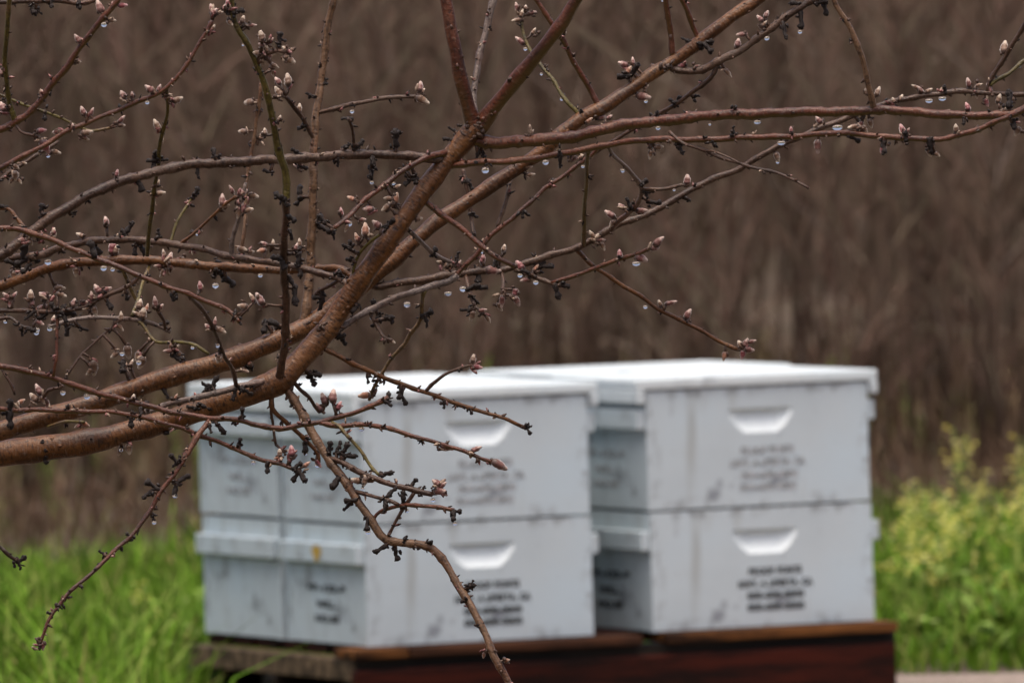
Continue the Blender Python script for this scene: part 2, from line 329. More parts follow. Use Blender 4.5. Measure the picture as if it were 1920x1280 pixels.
for k in range(60):
    y = random.uniform(30.3, 34.5); xr = P(1660, 1000, y).x
    put_weed(xr + (dxr := random.uniform(.02, .75)), y, random.uniform(.38, .58) * (1 if k % 4 else 1.2) * (.9 + .35 * dxr), 'yellow-flowered weed stalk standing in the grass beside the hives at right', 'yellow-flowered weeds right of the hives')
for k in range(10):
    y = random.uniform(29.3, 31.3); put_weed(P(370, 1000, y).x - random.uniform(.03, .9), y, random.uniform(.25, .42), 'small yellow-flowered weed in the grass left of the hives', 'yellow-flowered weeds left of the hives')
for k in range(26):
    y = random.uniform(36.5, 42); put_weed(random.uniform(-2, 2), y, random.uniform(.22, .5), 'green leafy weed at the foot of the bare brown thicket', 'weeds along the thicket', False)
for px, sc_ in ((985, .6), (1545, .62), (1618, .55), (885, .7), (1700, .5), (1480, .5), (90, .5), (180, .55), (330, .5)):
    put_weed(P(px, 700, 41.5).x, 41.5 + random.uniform(-.5, .5), sc_, 'green leafy weed at the foot of the bare brown thicket', 'weeds along the thicket', False)
def rosette():
    lm = MB()
    for j in range(34):
        a = random.uniform(0, 6.28); r0 = random.uniform(0, .09)
        leaf(lm, (r0 * math.cos(a), r0 * math.sin(a), random.uniform(.0, .12)), (math.cos(a + random.gauss(0, .8)), math.sin(a), random.uniform(0, 1.2)), random.uniform(.03, .08), random.uniform(.010, .022))
    return lm.mesh('leaves', ['weed_leaf'], False)
rv = [rosette() for _ in range(3)]
for k in range(30):
    left = k < 18; y = random.uniform(28.7, 31.5) if left else random.uniform(29.5, 32)
    x = P(380, 1000, y).x - random.uniform(-.04, .6) if left else P(1680, 1000, y).x + random.uniform(0.0, .6)
    if in_pallet(x, y): continue
    o = link('leafy_weed', None, None, (x, y, 0)); tag(link('leaves', random.choice(rv), o), kind='stuff'); o.rotation_euler.z = random.uniform(0, 6.28); o.scale = (random.uniform(.6, 1.1),) * 3
    tag(o, 'low broad-leaved green weed in the grass ' + ('left of the hives' if left else 'right of the hives'), 'weed', 'leafy weeds ' + ('left' if left else 'right') + ' of the hives')

# ---------------------------------------------------------------- pallet
pal = link('pallet', None, None, P(690, 1213, D_HIVE) - Vector((0, 0, PALLET_Z))); pal.rotation_euler.z = YAW
tag(pal, 'dark red-brown wooden pallet carrying the four white beehives', 'pallet')
PW, PD = 1.222, .90
for k in range(7):
    y0 = -.035 + k * .131
    for xa, xb, wm in (((-.042, .075, 'wood_orange'), (.079, .60, 'wood_brown'), (.655, PW - .042, 'wood_orange')) if k == 0 else ((.008, PW - .042, 'wood_red'),)):
        b = MB(); b.box((xa, y0, PALLET_Z - .022), (xb, y0 + .112, PALLET_Z - .002)); o = b.build('deck_board', wm, pal); bevel(o, .003)
for k, x0 in enumerate((-.035, .58, 1.145)):
    b = MB(); b.box((x0, -.0, PALLET_Z - .068), (x0 + .045, PD - .04, PALLET_Z - .0235)); o = b.build('stringer', 'wood_tan' if k == 0 else 'wood_dark', pal); bevel(o, .003)
for k, y0 in enumerate((-.028, .40, PD - .075)):
    b = MB(); b.box((-.04, y0, .012), (PW - .045, y0 + .028 if k == 0 else y0 + .05, PALLET_Z - .045 if k == 0 else PALLET_Z - .07)); o = b.build('skid', 'wood_red' if k == 0 else 'wood_dark', pal); bevel(o, .004)
b = MB(); b.box((-.03, -.012, PALLET_Z - .0235 - .05), (PW - .06, -.002, PALLET_Z - .0235)); b.build('gap_shade_strip', 'wood_dark', pal)  # added dark strip standing in for the shaded slot under the deck edge
for k in range(3):
    for x0 in (-.02, .575, 1.12):
        b = MB(); b.box((x0, (.02, .452, PD - .15)[k], .0), (x0 + .06, (.02, .452, PD - .15)[k] + .06, PALLET_Z - .0685)); b.build('block', 'wood_dark', pal)

# ---------------------------------------------------------------- beehives
BL, BW, BH, TH = .505, .413, .244, .022
def text_mesh(body, size, width, thick=.0):
    cu = bpy.data.curves.new('stencil', 'FONT'); cu.body = body; cu.size = size; cu.align_x = 'CENTER'; cu.align_y = 'CENTER'; cu.offset = .0011; cu.space_character = 1.08
    cu.extrude = .0003
    o = bpy.data.objects.new('stencil', cu); COL.objects.link(o); bpy.context.view_layer.update()
    me = bpy.data.meshes.new_from_object(o.evaluated_get(bpy.context.evaluated_depsgraph_get())); bpy.data.objects.remove(o)
    me.name = 'lettering'; co = np.array([v.co[:] for v in me.vertices]); s_ = width / (co[:, 0].max() - co[:, 0].min())
    for v in me.vertices: v.co.x *= s_
    return me
LONG = [('BROOB FONTS', .121, .113), ('HWY. A LIBERTA, CA', .170, .087), ('000-000-0000', .130, .062), ('000-000-0000', .130, .038)]
SHORT = [('BB-132-B', .20, .112), ('WILL.', .108, .079), ('NO.08', .122, .050)]
TXT = {}
for key, lines in (('long', LONG), ('short', SHORT)):
    for ink in ('ink', 'ink_faded'):
        TXT[key, ink] = []
        for (s_, wd, z) in lines:
            me = text_mesh(s_, .0195, wd); me.materials.clear(); me.materials.append(MAT[ink]); TXT[key, ink].append((me, z))
def panel_with_grip(Lx, gx0, gx1, gz0, gz1, depth):
    """upright board from x=0..Lx, z=0..BH, outer face at y=0 looking -Y, with a routed hand grip"""
    b = MB(); F = lambda pts: b.add(pts, [tuple(range(len(pts)))])
    def strip(x0, x1, z0, z1, n):   # subdivided so that edge wear can be stored per vertex
        xs = np.linspace(x0, x1, n + 1); zs = np.linspace(z0, z1, max(2, int((z1 - z0) / .03)) + 1)
        b.add([(x, 0, z) for z in zs for x in xs], [(j * (n + 1) + i, j * (n + 1) + i + 1, (j + 1) * (n + 1) + i + 1, (j + 1) * (n + 1) + i) for j in range(len(zs) - 1) for i in range(n)])
    strip(0, .014, 0, BH, 1); strip(.014, gx0, 0, BH, 8); strip(gx1, Lx - .014, 0, BH, 8); strip(Lx - .014, Lx, 0, BH, 1); strip(gx0, gx1, 0, gz0, 6); strip(gx0, gx1, gz1, BH, 6)
    n, m = 26, 10; V = []
    for j in range(m + 1):
        for i in range(n + 1):
            u, v_ = i / n, j / m; s_ = abs(2 * u - 1); zb = (max(0, s_ - .36) / .64) ** 2.3 * .9
            dd = 0 if v_ <= zb else depth * (v_ - zb) ** 0.9
            V.append((gx0 + (gx1 - gx0) * u, dd, gz0 + (gz1 - gz0) * v_))
    ins = lambda i, j: V[(j + 1) * (n + 1) + i][1] > .0008
    for want in (0, 1): b.add(V, [(j * (n + 1) + i, j * (n + 1) + i + 1, (j + 1) * (n + 1) + i + 1, (j + 1) * (n + 1) + i) for j in range(m) for i in range(n) if ins(i, j) == bool(want)], want)
    top = V[-(n + 1):]; V2 = top + [(x, 0, z) for x, y, z in top]
    b.add(V2, [(i, i + 1, n + 2 + i, n + 1 + i) for i in range(n)])
    b.add([(0, 0, 0), (Lx, 0, 0), (Lx, TH, 0), (0, TH, 0), (0, 0, BH), (Lx, 0, BH), (Lx, TH, BH), (0, TH, BH)], [(0, 3, 2, 1), (4, 5, 6, 7), (1, 2, 6, 5), (3, 0, 4, 7), (2, 3, 7, 6)])
    return b
def wear(me, test):
    at = me.attributes.new('wear', 'FLOAT', 'POINT'); at.data.foreach_set('value', [test(v.co) for v in me.vertices])
def hive_box(parent, z, text_front, text_left, ink, dx, dy, stain=False):
    box = link('hive_box', None, parent, (dx, dy, z))
    for (yy, rz, xx) in ((0, 0, 0), (BW, math.pi, BL)):
        me = panel_with_grip(BL, .186, .332, .150, .200, .024).mesh('side_board', ['paint_white', 'paint_grip_lit'], False)
        wear(me, lambda c: max(1 if min(c.x, BL - c.x) < .016 else 0, 1 if c.z > BH - .003 or c.z < .003 else 0.0))
        o = link('side_board', me, box, (xx, yy, 0)); o.rotation_euler.z = rz
    for x0, s_ in ((0, -1), (BL, 1)):
        b = MB(); xa, xb = (.001, TH) if s_ < 0 else (BL - TH, BL - .001)
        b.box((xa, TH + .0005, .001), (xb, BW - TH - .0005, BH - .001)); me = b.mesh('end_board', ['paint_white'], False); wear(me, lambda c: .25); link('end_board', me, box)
        b = MB(); xa, xb = (-.019, .0) if s_ < 0 else (BL, BL + .019)
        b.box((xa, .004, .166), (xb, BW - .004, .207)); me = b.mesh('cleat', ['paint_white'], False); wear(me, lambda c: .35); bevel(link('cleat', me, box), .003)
    if text_front:
        for me, zz in TXT['long', ink]:
            o = link('lettering', me, box, (.276 + (.004 if 'ink' == ink else random.uniform(-.006, .0)), -.0012, zz + random.uniform(-.001, .001))); o.rotation_euler = (R(90), 0, 0)
    if text_left:
        for me, zz in TXT['short', ink]:
            o = link('lettering', me, box, (-.0002, BW * .5, zz)); o.rotation_euler = (R(90), 0, R(-90))
    if stain:
        b = MB(); pts = [(-.0205, .205 + .022 * math.cos(a) * (1 + .3 * math.sin(3 * a)), .186 + .017 * math.sin(a)) for a in np.linspace(0, 6.28, 14, endpoint=False)]
        b.add(pts, [tuple(range(14))[::-1]]); b.build('lichen_stain', 'lichen', box)
def cover(parent, z, dx):
    c = link('cover', None, parent, (dx, 0, z))
    b = MB(); nx, ny = 14, 10
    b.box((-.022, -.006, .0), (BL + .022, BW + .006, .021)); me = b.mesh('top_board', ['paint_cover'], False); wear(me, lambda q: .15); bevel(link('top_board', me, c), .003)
    for xa in (-.0225, BL + .0035):
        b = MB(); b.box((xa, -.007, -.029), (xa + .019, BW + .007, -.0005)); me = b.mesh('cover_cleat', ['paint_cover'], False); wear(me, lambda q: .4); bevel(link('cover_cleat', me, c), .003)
def hive(u, v_, label, tf, tl_up, tl_lo, stain=False, tilt=0):
    p0 = Vector((HX0, HY0, PALLET_Z)) + UX * u + UY * v_
    h = link('beehive', None, None, p0); h.rotation_euler.z = YAW + tilt; h.scale.z = 1.007 if v_ > .1 else 1.0; tag(h, label, 'beehive', 'white beehives on the pallet')
    hive_box(h, 0.001, tf, tl_lo, 'ink', 0, 0, stain); hive_box(h, BH + .006, tf, tl_up, 'ink_faded', random.uniform(-.004, .004), random.uniform(-.003, .003))
    cover(h, 2 * BH + .010, random.uniform(-.003, .003))
VB = BW + .018; UB = BL + .134
hive(0, 0, 'front left white two-box beehive with yellow lichen spot on its end cleat', True, True, True, True)
hive(UB, 0, 'front right white two-box beehive with the clearest stencilled lettering, beside the yellow flowers', True, True, True, tilt=R(.4))
hive(-.004, VB, 'rear white beehive at the left grass edge, its lower box end without lettering', False, True, False)
hive(UB, VB, 'rear white beehive mostly hidden behind the front right one, only its cover showing', False, True, True)
# ---------------------------------------------------------------- the fruit tree in front
# name, bark, attach ('s' start / 'e' end joins an earlier branch), depth offsets at free start / end (m), widths (photo px), points, description
BR = [
('limb_main','bark_brown','',(0.0,0.0),None,[(-1150,1330,120),(-900,1120,105),(-600,960,80),(-350,890,64),(-120,862,54),(0,850,50),(100,838,48),(200,820,44),(275,800,41),(400,760,43),(470,736,46),(525,712,48),(548,692,45),(572,665,42),(600,635,41),(652,560,39),(700,492,38),(735,440,37),(770,393,36),(801,350,36),(840,300,37),(868,267,39),(893,240,38),(900,230,30)],'the thick main limb'),
('limb_rear','bark_brown','s',(0.0,0.30),None,[(-700,1010,70),(-350,900,50),(-150,845,42),(0,808,37),(100,778,36),(200,747,36),(300,711,38),(400,684,38),(480,655,38),(560,620,36),(620,580,34),(680,535,32),(725,498,30),(780,450,28),(830,408,28),(917,352,27),(1000,295,27),(1060,245,28),(1100,218,28),(1135,198,27),(1210,148,23),(1272,108,24),(1360,41,24),(1440,-15,22),(1560,-110,18)],'the second brown limb running up to the right'),
('trunk','bark_dark','e',(0.1,0.0),None,[(-1210,2470,250),(-1190,2300,210),(-1200,1900,190),(-1170,1550,170),(-1120,1320,140)],'the trunk'),
('limb_upper_left','bark_brown','s',(0.0,-0.1),None,[(-900,1120,90),(-620,760,70),(-420,420,55),(-300,120,42),(-220,-250,30)],'the unseen upper limb'),
('F1','bark_red','s',(0,-0.05),(31,18),[(893,244),(880,205),(867,160),(850,80),(838,10),(830,-40),(815,-130)],'the dark red upright branch at top centre'),
('F2','bark_red','s',(0,-0.12),(31,20),[(896,244),(925,203),(960,162),(1010,98),(1055,42),(1085,-5),(1150,-100)],'the slanting red branch at top centre'),
('F3','bark_red','s',(0,-0.16),(24,14),[(880,262),(905,265),(960,267),(1060,258),(1160,237),(1260,224),(1360,216),(1440,212),(1540,210),(1640,207),(1740,212),(1840,218),(1885,215),(1920,205),(2060,150)],'the long straight red branch at top right'),
('F4','bark_red','s',(0,-0.22),(13,10),[(840,312),(870,308),(960,301),(1060,288),(1160,267),(1260,262),(1360,260),(1440,257),(1540,252),(1600,251),(1700,259),(1740,263),(1780,258),(1845,238),(1900,216),(1960,190)],'the thinner red branch below the long straight one'),
('F5','bark_grey','s',(0,0.1),(15,9),[(690,528),(707,538),(742,530),(792,525),(842,516),(910,507),(955,503),(1010,486),(1095,458),(1150,427),(1210,402),(1272,370),(1335,337),(1380,318),(1440,285),(1490,262),(1535,240),(1595,219),(1660,195),(1695,185),(1772,175),(1815,172),(1865,175),(1910,177),(2000,180)],'the long grey-brown branch rising to the right'),
('F6','bark_grey','s',(0,-0.05),(15,13),[(1235,130),(1250,123),(1272,132),(1310,132),(1347,117),(1397,90),(1435,60),(1477,30),(1510,10),(1530,-3),(1600,-50)],'the curved grey branch at top right'),
('F7','bark_tan','e',(-.05,0),(9,12),[(1545,-60),(1565,0),(1582,32),(1602,70),(1615,110),(1625,145),(1636,192),(1638,205)],'the short upright twig on the long straight branch'),
('F8','bark_grey','s',(0,-.05),(8,9),[(1850,172),(1858,148),(1885,107),(1915,57),(1960,-30)],'the upright twig at the right edge'),
('F9','bark_olive','s',(0,.05),(8,8),[(1856,160),(1866,153),(1890,140),(1922,112),(1990,70)],'the forked twig at the right edge'),
('F10','bark_grey','s',(0,.02),(7,6),[(1890,215),(1897,230),(1907,245),(1925,249),(1980,240)],'the drooping twig at the right edge'),
('T1','bark_red','e',(-.05,0),(9,11),[(960,-70),(1007,2),(1035,45),(1055,75),(1072,112),(1095,147),(1115,185),(1122,198)],'the thin red twig behind the slanting branch'),
('T2','bark_olive','s',(0,.06),(9,6),[(1088,220),(1080,207),(1052,177),(1035,150),(1015,125),(996,98),(985,72),(979,48),(976,30)],'the olive twig with a bud tip at top centre'),
('T3','bark_red','e',(-.03,0),(10,12),[(1242,-50),(1247,0),(1252,32),(1257,70),(1261,105)],'the upright red twig at top right'),
('T4','bark_red','e',(-.03,0),(9,10),[(1262,-40),(1277,0),(1290,27),(1300,52),(1312,80)],'the short slanting red twig at top right'),
('T5','bark_silver','e',(.06,0),(14,11),[(938,-60),(925,0),(912,50),(900,105),(891,160),(888,205),(890,235)],'the pale silver twig between the two red branches'),
('T6','bark_dark','e',(.1,0),(7,9),[(1110,290),(1200,235),(1260,200),(1297,175),(1335,142),(1345,120)],'the dark twig crossing behind the red branch'),
('V1','bark_tan','s',(0,.02),(19,13),[(568,612),(572,590),(579,532),(584,470),(586,395),(586,345),(588,300),(591,260),(594,212),(600,160),(606,120),(611,82),(619,32),(625,0),(640,-80)],'the tan upright branch'),
('V1b','bark_grey','s',(0,-.06),(9,7),[(594,212),(606,209),(630,202),(692,190),(747,182),(782,181)],'the twig pointing right from the tan upright branch'),
('V2','bark_dark','s',(0,-.22),(16,14),[(522,722),(528,690),(534,640),(535,545),(532,475),(534,420),(536,370)],'the dark upright shoot'),
('V2b','bark_olive','s',(0,-.12),(16,10),[(536,380),(537,350),(532,315),(527,300),(517,250),(507,200),(495,162),(480,118),(464,82),(450,57),(440,37),(435,10),(425,-50)],'the olive upper part of the upright shoot'),
('H1','bark_grey','e',(-.25,0),(22,16),[(-250,640),(-60,515),(25,462),(60,434),(120,392),(175,362),(237,337),(287,323),(340,312),(400,306),(480,301),(542,299),(605,293),(642,290),(705,291),(755,291),(805,296),(845,300)],'the arched grey branch at upper left'),
('H2','bark_grey','e',(.4,0),(14,13),[(-200,490),(-60,487),(0,485),(75,479),(105,467),(140,457),(175,452),(225,450),(275,451),(325,457),(375,467),(425,480),(480,487),(540,498),(592,510),(635,521),(665,548)],'the knobbly grey branch at mid left'),
('H3','bark_brown','e',(.3,0),(22,15),[(-260,620),(-80,560),(0,537),(32,525),(75,508),(125,496),(175,490),(225,487),(300,490),(350,494),(412,500),(480,505),(550,505),(605,504),(640,507),(680,535)],'the smooth brown branch at mid left'),
('H4','bark_red','',(-.2,-.3),(13,9),[(-330,400),(-80,424),(0,428),(37,432),(75,442),(112,455),(150,472),(187,487),(225,502),(275,522),(325,542),(355,552),(387,565),(425,580),(440,592),(449,604)],'the thin red twig slanting down at left'),
('H7','bark_silver','s',(0,-.1),(14,10),[(515,712),(480,717),(437,727),(387,742),(337,752),(300,762),(270,772)],'the pale twig running left from the fork'),
('H4b','bark_grey','se',(0,0),(8,8),[(352,551),(370,572),(385,592),(400,615),(411,640),(420,665),(437,692),(443,725)],'the hanging grey twig at left'),
('H5','bark_red','',(-.22,-.26),(14,9),[(-450,600),(-120,665),(0,685),(50,695),(100,710),(150,725),(200,740),(250,755),(300,767),(350,776),(400,785),(450,788),(480,796),(530,802),(580,795),(617,787),(655,775),(692,762),(716,752),(728,744)],'the long red twig crossing the main limb'),
('H5b','bark_red','s',(0,-.05),(10,7),[(600,792),(630,797),(680,797),(717,801),(755,810),(805,825),(842,837),(892,855),(925,866)],'the red bud-tipped twig in front of the hives'),
('H6','bark_red','',(-.26,-.25),(11,8),[(-420,690),(-120,750),(0,766),(45,769),(100,769),(150,770),(187,771),(237,777),(287,787),(337,800),(375,817),(425,835),(480,857),(517,867),(552,880)],'the lower red twig at left'),
('D1','bark_red','s',(0,-.1),(11,6),[(392,786),(388,795),(370,818),(350,855),(325,890),(300,922),(280,960),(250,1002),(212,1033),(175,1070),(145,1097),(115,1130),(95,1155),(80,1190),(73,1207)],'the drooping twig over the grass at lower left'),
('D2','bark_tan','s',(0,-.12),(18,13),[(530,715),(543,738),(562,770),(587,812),(617,860),(635,885),(655,917),(680,952),(700,980),(725,1010),(755,1018),(790,1021),(817,1035),(842,1065),(862,1100),(885,1140),(905,1180),(920,1215),(937,1247),(955,1282),(985,1350)],'the long drooping brown branch before the hives'),
('D3','bark_dark','s',(0,-.05),(11,10),[(615,858),(640,866),(680,886),(705,897),(742,911),(780,920),(810,926)],'the knobbly twig before the left hive'),
('D4','bark_dark','s',(0,-.04),(7,8),[(660,918),(672,922),(705,931),(730,938),(747,946)],'the small dark side twig before the hives'),
('D5','bark_dark','se',(0,0),(8,6),[(777,922),(760,947),(750,965),(743,978),(727,1006)],'the dark linking twig before the hives'),
('D6','bark_red','s',(0,-.03),(7,8),[(697,978),(712,958),(742,948),(780,947),(817,951),(852,956)],'the red side twig before the hives'),
('D7','bark_brown','s',(0,.03),(10,7),[(508,735),(512,765),(530,785),(555,810),(580,832),(596,850),(598,868)],'the short brown twig under the fork'),
('D8','bark_dark','s',(0,.03),(9,6),[(550,715),(565,732),(580,743),(590,760),(598,772)],'the short dark twig under the fork'),
('D9','bark_olive','s',(0,-.03),(7,6),[(622,792),(637,800),(655,820),(677,847),(700,880),(712,890)],'the olive twig under the red twig'),
('D10','bark_grey','s',(0,.03),(5,5),[(509,745),(507,775),(512,800),(517,832)],'the fine hanging twig under the fork'),
('R1','bark_brown','s',(0,.05),(10,7),[(590,640),(612,656),(655,677),(692,695),(730,712),(767,726),(805,737),(842,750),(880,765),(930,780),(960,790),(978,799)],'the straight twig above the left hive'),
('R2','bark_grey','s',(0,-.03),(7,5),[(798,734),(812,717),(835,702),(867,689),(882,684)],'the side twig with a bud tip above the left hive'),
('Bs','bark_silver','s',(0,.1),(14,12),[(605,645),(627,628),(670,595),(730,562),(780,547),(842,527),(857,515)],'the silver-grey branch right of the main limb'),
('Bp','bark_red','s',(0,.02),(10,8),[(852,518),(870,500),(895,475),(917,447),(945,421),(960,411),(980,392),(1017,357),(1050,335),(1075,317),(1112,288),(1125,272)],'the reddish twig crossing upward at centre'),
('R3','bark_olive','s',(0,.05),(9,6),[(797,545),(792,558),(788,595),(768,627),(760,645),(735,672),(717,700),(700,727),(692,750)],'the olive twig hanging at centre'),
('R4','bark_grey','s',(0,-.02),(10,9),[(965,505),(985,512),(1007,520),(1035,532),(1048,536)],'the stubby twig at centre right'),
('R5','bark_red','s',(0,-.05),(9,7),[(1035,531),(1072,517),(1110,505),(1147,492),(1185,480),(1222,464)],'the red bud-tipped twig at centre right'),
('R6','bark_brown','s',(0,.06),(9,7),[(1078,465),(1090,478),(1110,495),(1160,530),(1197,555),(1235,580),(1272,597),(1310,617),(1347,640),(1382,655)],'the slanting twig above the right hive'),
('R7','bark_olive','se',(0,0),(9,8),[(1095,460),(1095,440),(1095,395),(1099,345),(1101,318),(1103,283)],'the olive upright twig at centre right'),
('R8','bark_silver','se',(0,0),(11,7),[(1148,428),(1160,414),(1180,397),(1197,377),(1203,354),(1195,338),(1180,320),(1165,305),(1147,287),(1140,272)],'the pale crooked twig at centre right'),
('R8b','bark_grey','s',(0,-.03),(8,6),[(1203,356),(1220,355),(1247,354),(1280,346)],'the bud-tipped side twig at centre right'),
('R9','bark_dark','s',(0,-.05),(7,5),[(1255,247),(1280,267),(1322,285),(1370,302),(1422,315),(1470,330),(1517,353)],'the thin dark dead twig at right'),
('R9b','bark_dark','s',(0,-.03),(4,4),[(1318,284),(1335,283),(1360,292),(1388,307)],'the dark twig fork'),
('R10','bark_red','s',(0,-.02),(12,9),[(775,372),(790,374),(812,390),(835,407),(867,430),(892,452),(917,472),(942,487),(965,500)],'the red twig crossing the second limb'),
('R11','bark_dark','',(.26,.24),(7,7),[(868,318),(870,330),(877,370),(882,407),(890,445)],'the dark upright twig behind the limbs'),
('R12','bark_grey','',(.24,.22),(6,7),[(958,338),(955,350),(947,382),(932,425)],'the small twig behind the limbs'),
('R13','bark_red','e',(-.1,0),(9,12),[(626,428),(655,405),(680,377),(705,360),(730,342),(752,324),(792,298),(825,288),(848,286)],'the pinkish twig left of the main limb'),
('R14','bark_olive','s',(0,-.04),(6,6),[(665,535),(662,505),(672,475),(687,460),(712,440)],'the olive twig left of the main limb'),
('R15','bark_silver','s',(0,.12),(9,8),[(745,408),(762,427),(775,440),(795,460),(812,475),(842,490),(862,505)],'the pale twig behind the second limb'),
('C1','bark_dark','s',(0,-.03),(7,6),[(693,585),(698,596),(712,620),(720,632),(735,638)],'the small hanging spur twig below centre'),
('C2','bark_dark','s',(0,-.03),(8,6),[(872,514),(877,532),(882,552),(890,575)],'the hanging spur twig at centre'),
('C3','bark_dark','s',(0,-.03),(7,6),[(940,506),(943,532),(941,552)],'the hanging bud twig at centre'),
('C4','bark_dark','s',(0,.03),(7,6),[(640,522),(620,535),(598,545),(590,556)],'the gnarled twig beside the main limb'),
('L1','bark_silver','',(.2,.25),(8,8),[(90,612),(125,602),(162,595),(200,597),(237,598),(287,606),(320,622)],'the pale twig in the tangle at lower left'),
('L2','bark_dark','e',(.1,0),(10,8),[(-200,585),(-60,583),(0,582),(37,582),(87,585),(150,577),(187,560),(225,545),(252,528),(262,516)],'the dark twig in the tangle at left'),
('L3','bark_dark','',(.05,0),(7,6),[(-150,600),(-30,598),(0,597),(20,594),(37,610),(64,617)],'the lowest dark twig in the tangle at left'),
('L4','bark_olive','se',(0,0),(8,6),[(280,500),(265,537),(257,565),(247,592)],'the olive twig in the tangle at left'),
('L4b','bark_olive','s',(0,.02),(9,7),[(228,495),(236,522),(250,552),(258,565)],'the short olive twig in the tangle'),
('L5','bark_olive','s',(0,-.05),(7,6),[(255,600),(266,608),(280,627),(300,641),(337,641),(362,646),(392,664)],'the crooked olive twig at lower left'),
('L6','bark_dark','s',(0,0),(5,4),[(215,600),(210,615),(180,640),(142,680),(120,712)],'the thin slanting twig at lower left'),
('L7','bark_grey','s',(0,-.02),(6,6),[(310,618),(307,600),(297,585),(291,575)],'the small upright twig in the tangle'),
('L8','bark_red','s',(0,0),(7,6),[(108,590),(108,620),(107,645),(106,672),(100,705)],'the thin upright twig at lower left'),
('L9','bark_dark','s',(0,0),(5,5),[(0,686),(7,697),(18,717),(28,740)],'the thin twig at the left edge'),
('L10','bark_dark','',(.02,0),(7,6),[(80,748),(92,731),(112,727),(118,722)],'the dark spur twig on the lower limb'),
('L11','bark_olive','',(.08,0),(7,6),[(90,800),(100,797),(125,790),(157,791)],'the spur between the two lower limbs'),
('U1','bark_red','',(-.1,-.2),(16,10),[(-280,330),(-60,268),(0,245),(32,225),(55,212),(87,172),(125,127),(150,90),(180,50),(212,12),(225,-10),(250,-80)],'the red branch in the top left corner'),
('U2','bark_olive','s',(0,-.1),(11,9),[(28,228),(18,195),(11,137),(12,75),(16,12),(18,-40)],'the olive upright twig in the top left corner'),
('U3','bark_olive','',(-.0,0),(7,5),[(-200,110),(-60,155),(0,177),(37,195),(82,210),(120,222),(145,236),(172,245),(207,240)],'the thin twig behind the top left branch'),
('U4','bark_red','',(-.15,-.2),(13,7),[(-250,470),(-80,360),(0,317),(37,295),(75,277),(120,250),(175,225),(237,200),(287,180),(317,160),(345,127),(370,90),(390,57),(398,38)],'the red bud-lined twig at upper left'),
('U5','bark_olive','s',(0,.25),(7,9),[(312,163),(314,205),(307,242),(300,280),(297,310),(291,340),(285,382),(280,440),(276,478)],'the olive twig crossing the arched branch'),
('U6','bark_dark','s',(0,0),(6,5),[(28,228),(37,245),(55,252),(72,257)],'the small dark twig at upper left'),
('U7','bark_grey','',(-.05,0),(9,7),[(-200,470),(-40,365),(0,338),(15,325),(60,296),(110,266)],'the dark twig under the red bud-lined one'),
('U8','bark_dark','',(-.1,0),(11,9),[(-200,10),(0,3),(60,2),(110,3),(160,5),(230,-20)],'the dark twig along the top left edge'),
('U9','bark_tan','',(.5,.5),(8,8),[(492,140),(487,180),(478,240),(470,300),(462,350),(458,420),(452,480)],'the pale thin twig behind the upright shoot'),
('S1','bark_silver','s',(0,-.03),(9,7),[(434,483),(436,460),(442,432),(447,412),(450,382),(456,362),(461,343)],'the spur with many buds above the grey branch'),
('S2','bark_brown','se',(0,0),(6,6),[(335,460),(346,450),(375,430),(405,400),(440,370),(452,372)],'the slanting twig meeting the budded spur'),
('S3','bark_olive','s',(0,.03),(7,4),[(318,457),(323,445),(335,412),(355,380),(367,358)],'the yellow-green twig above the grey branch'),
('S4','bark_brown','e',(.05,0),(6,7),[(-60,375),(0,390),(15,392),(32,410),(48,428),(56,440)],'the small twig at the left edge'),
('X1','bark_dark','s',(0,-.04),(9,7),[(482,122),(492,108),(506,98),(522,94),(538,100)],'the short spur twig with many buds at upper left'),
('X2','bark_dark','s',(0,-.03),(8,6),[(482,118),(488,100),(491,84),(490,72)],'the small upright bud spur at upper left'),
('T7','bark_dark','s',(0,-.04),(9,8),[(591,262),(582,250),(565,220),(547,195),(535,180)],'the dark spur left of the tan branch'),
('T8','bark_dark','s',(0,-.03),(6,5),[(662,288),(662,270),(659,237),(652,222)],'the thin spur standing on the arched branch'),
('BL1','bark_dark','',(0,0),(9,7),[(-250,900),(-60,990),(-5,1022),(15,1040),(36,1053)],'the short dark twig at the lower left edge'),
]
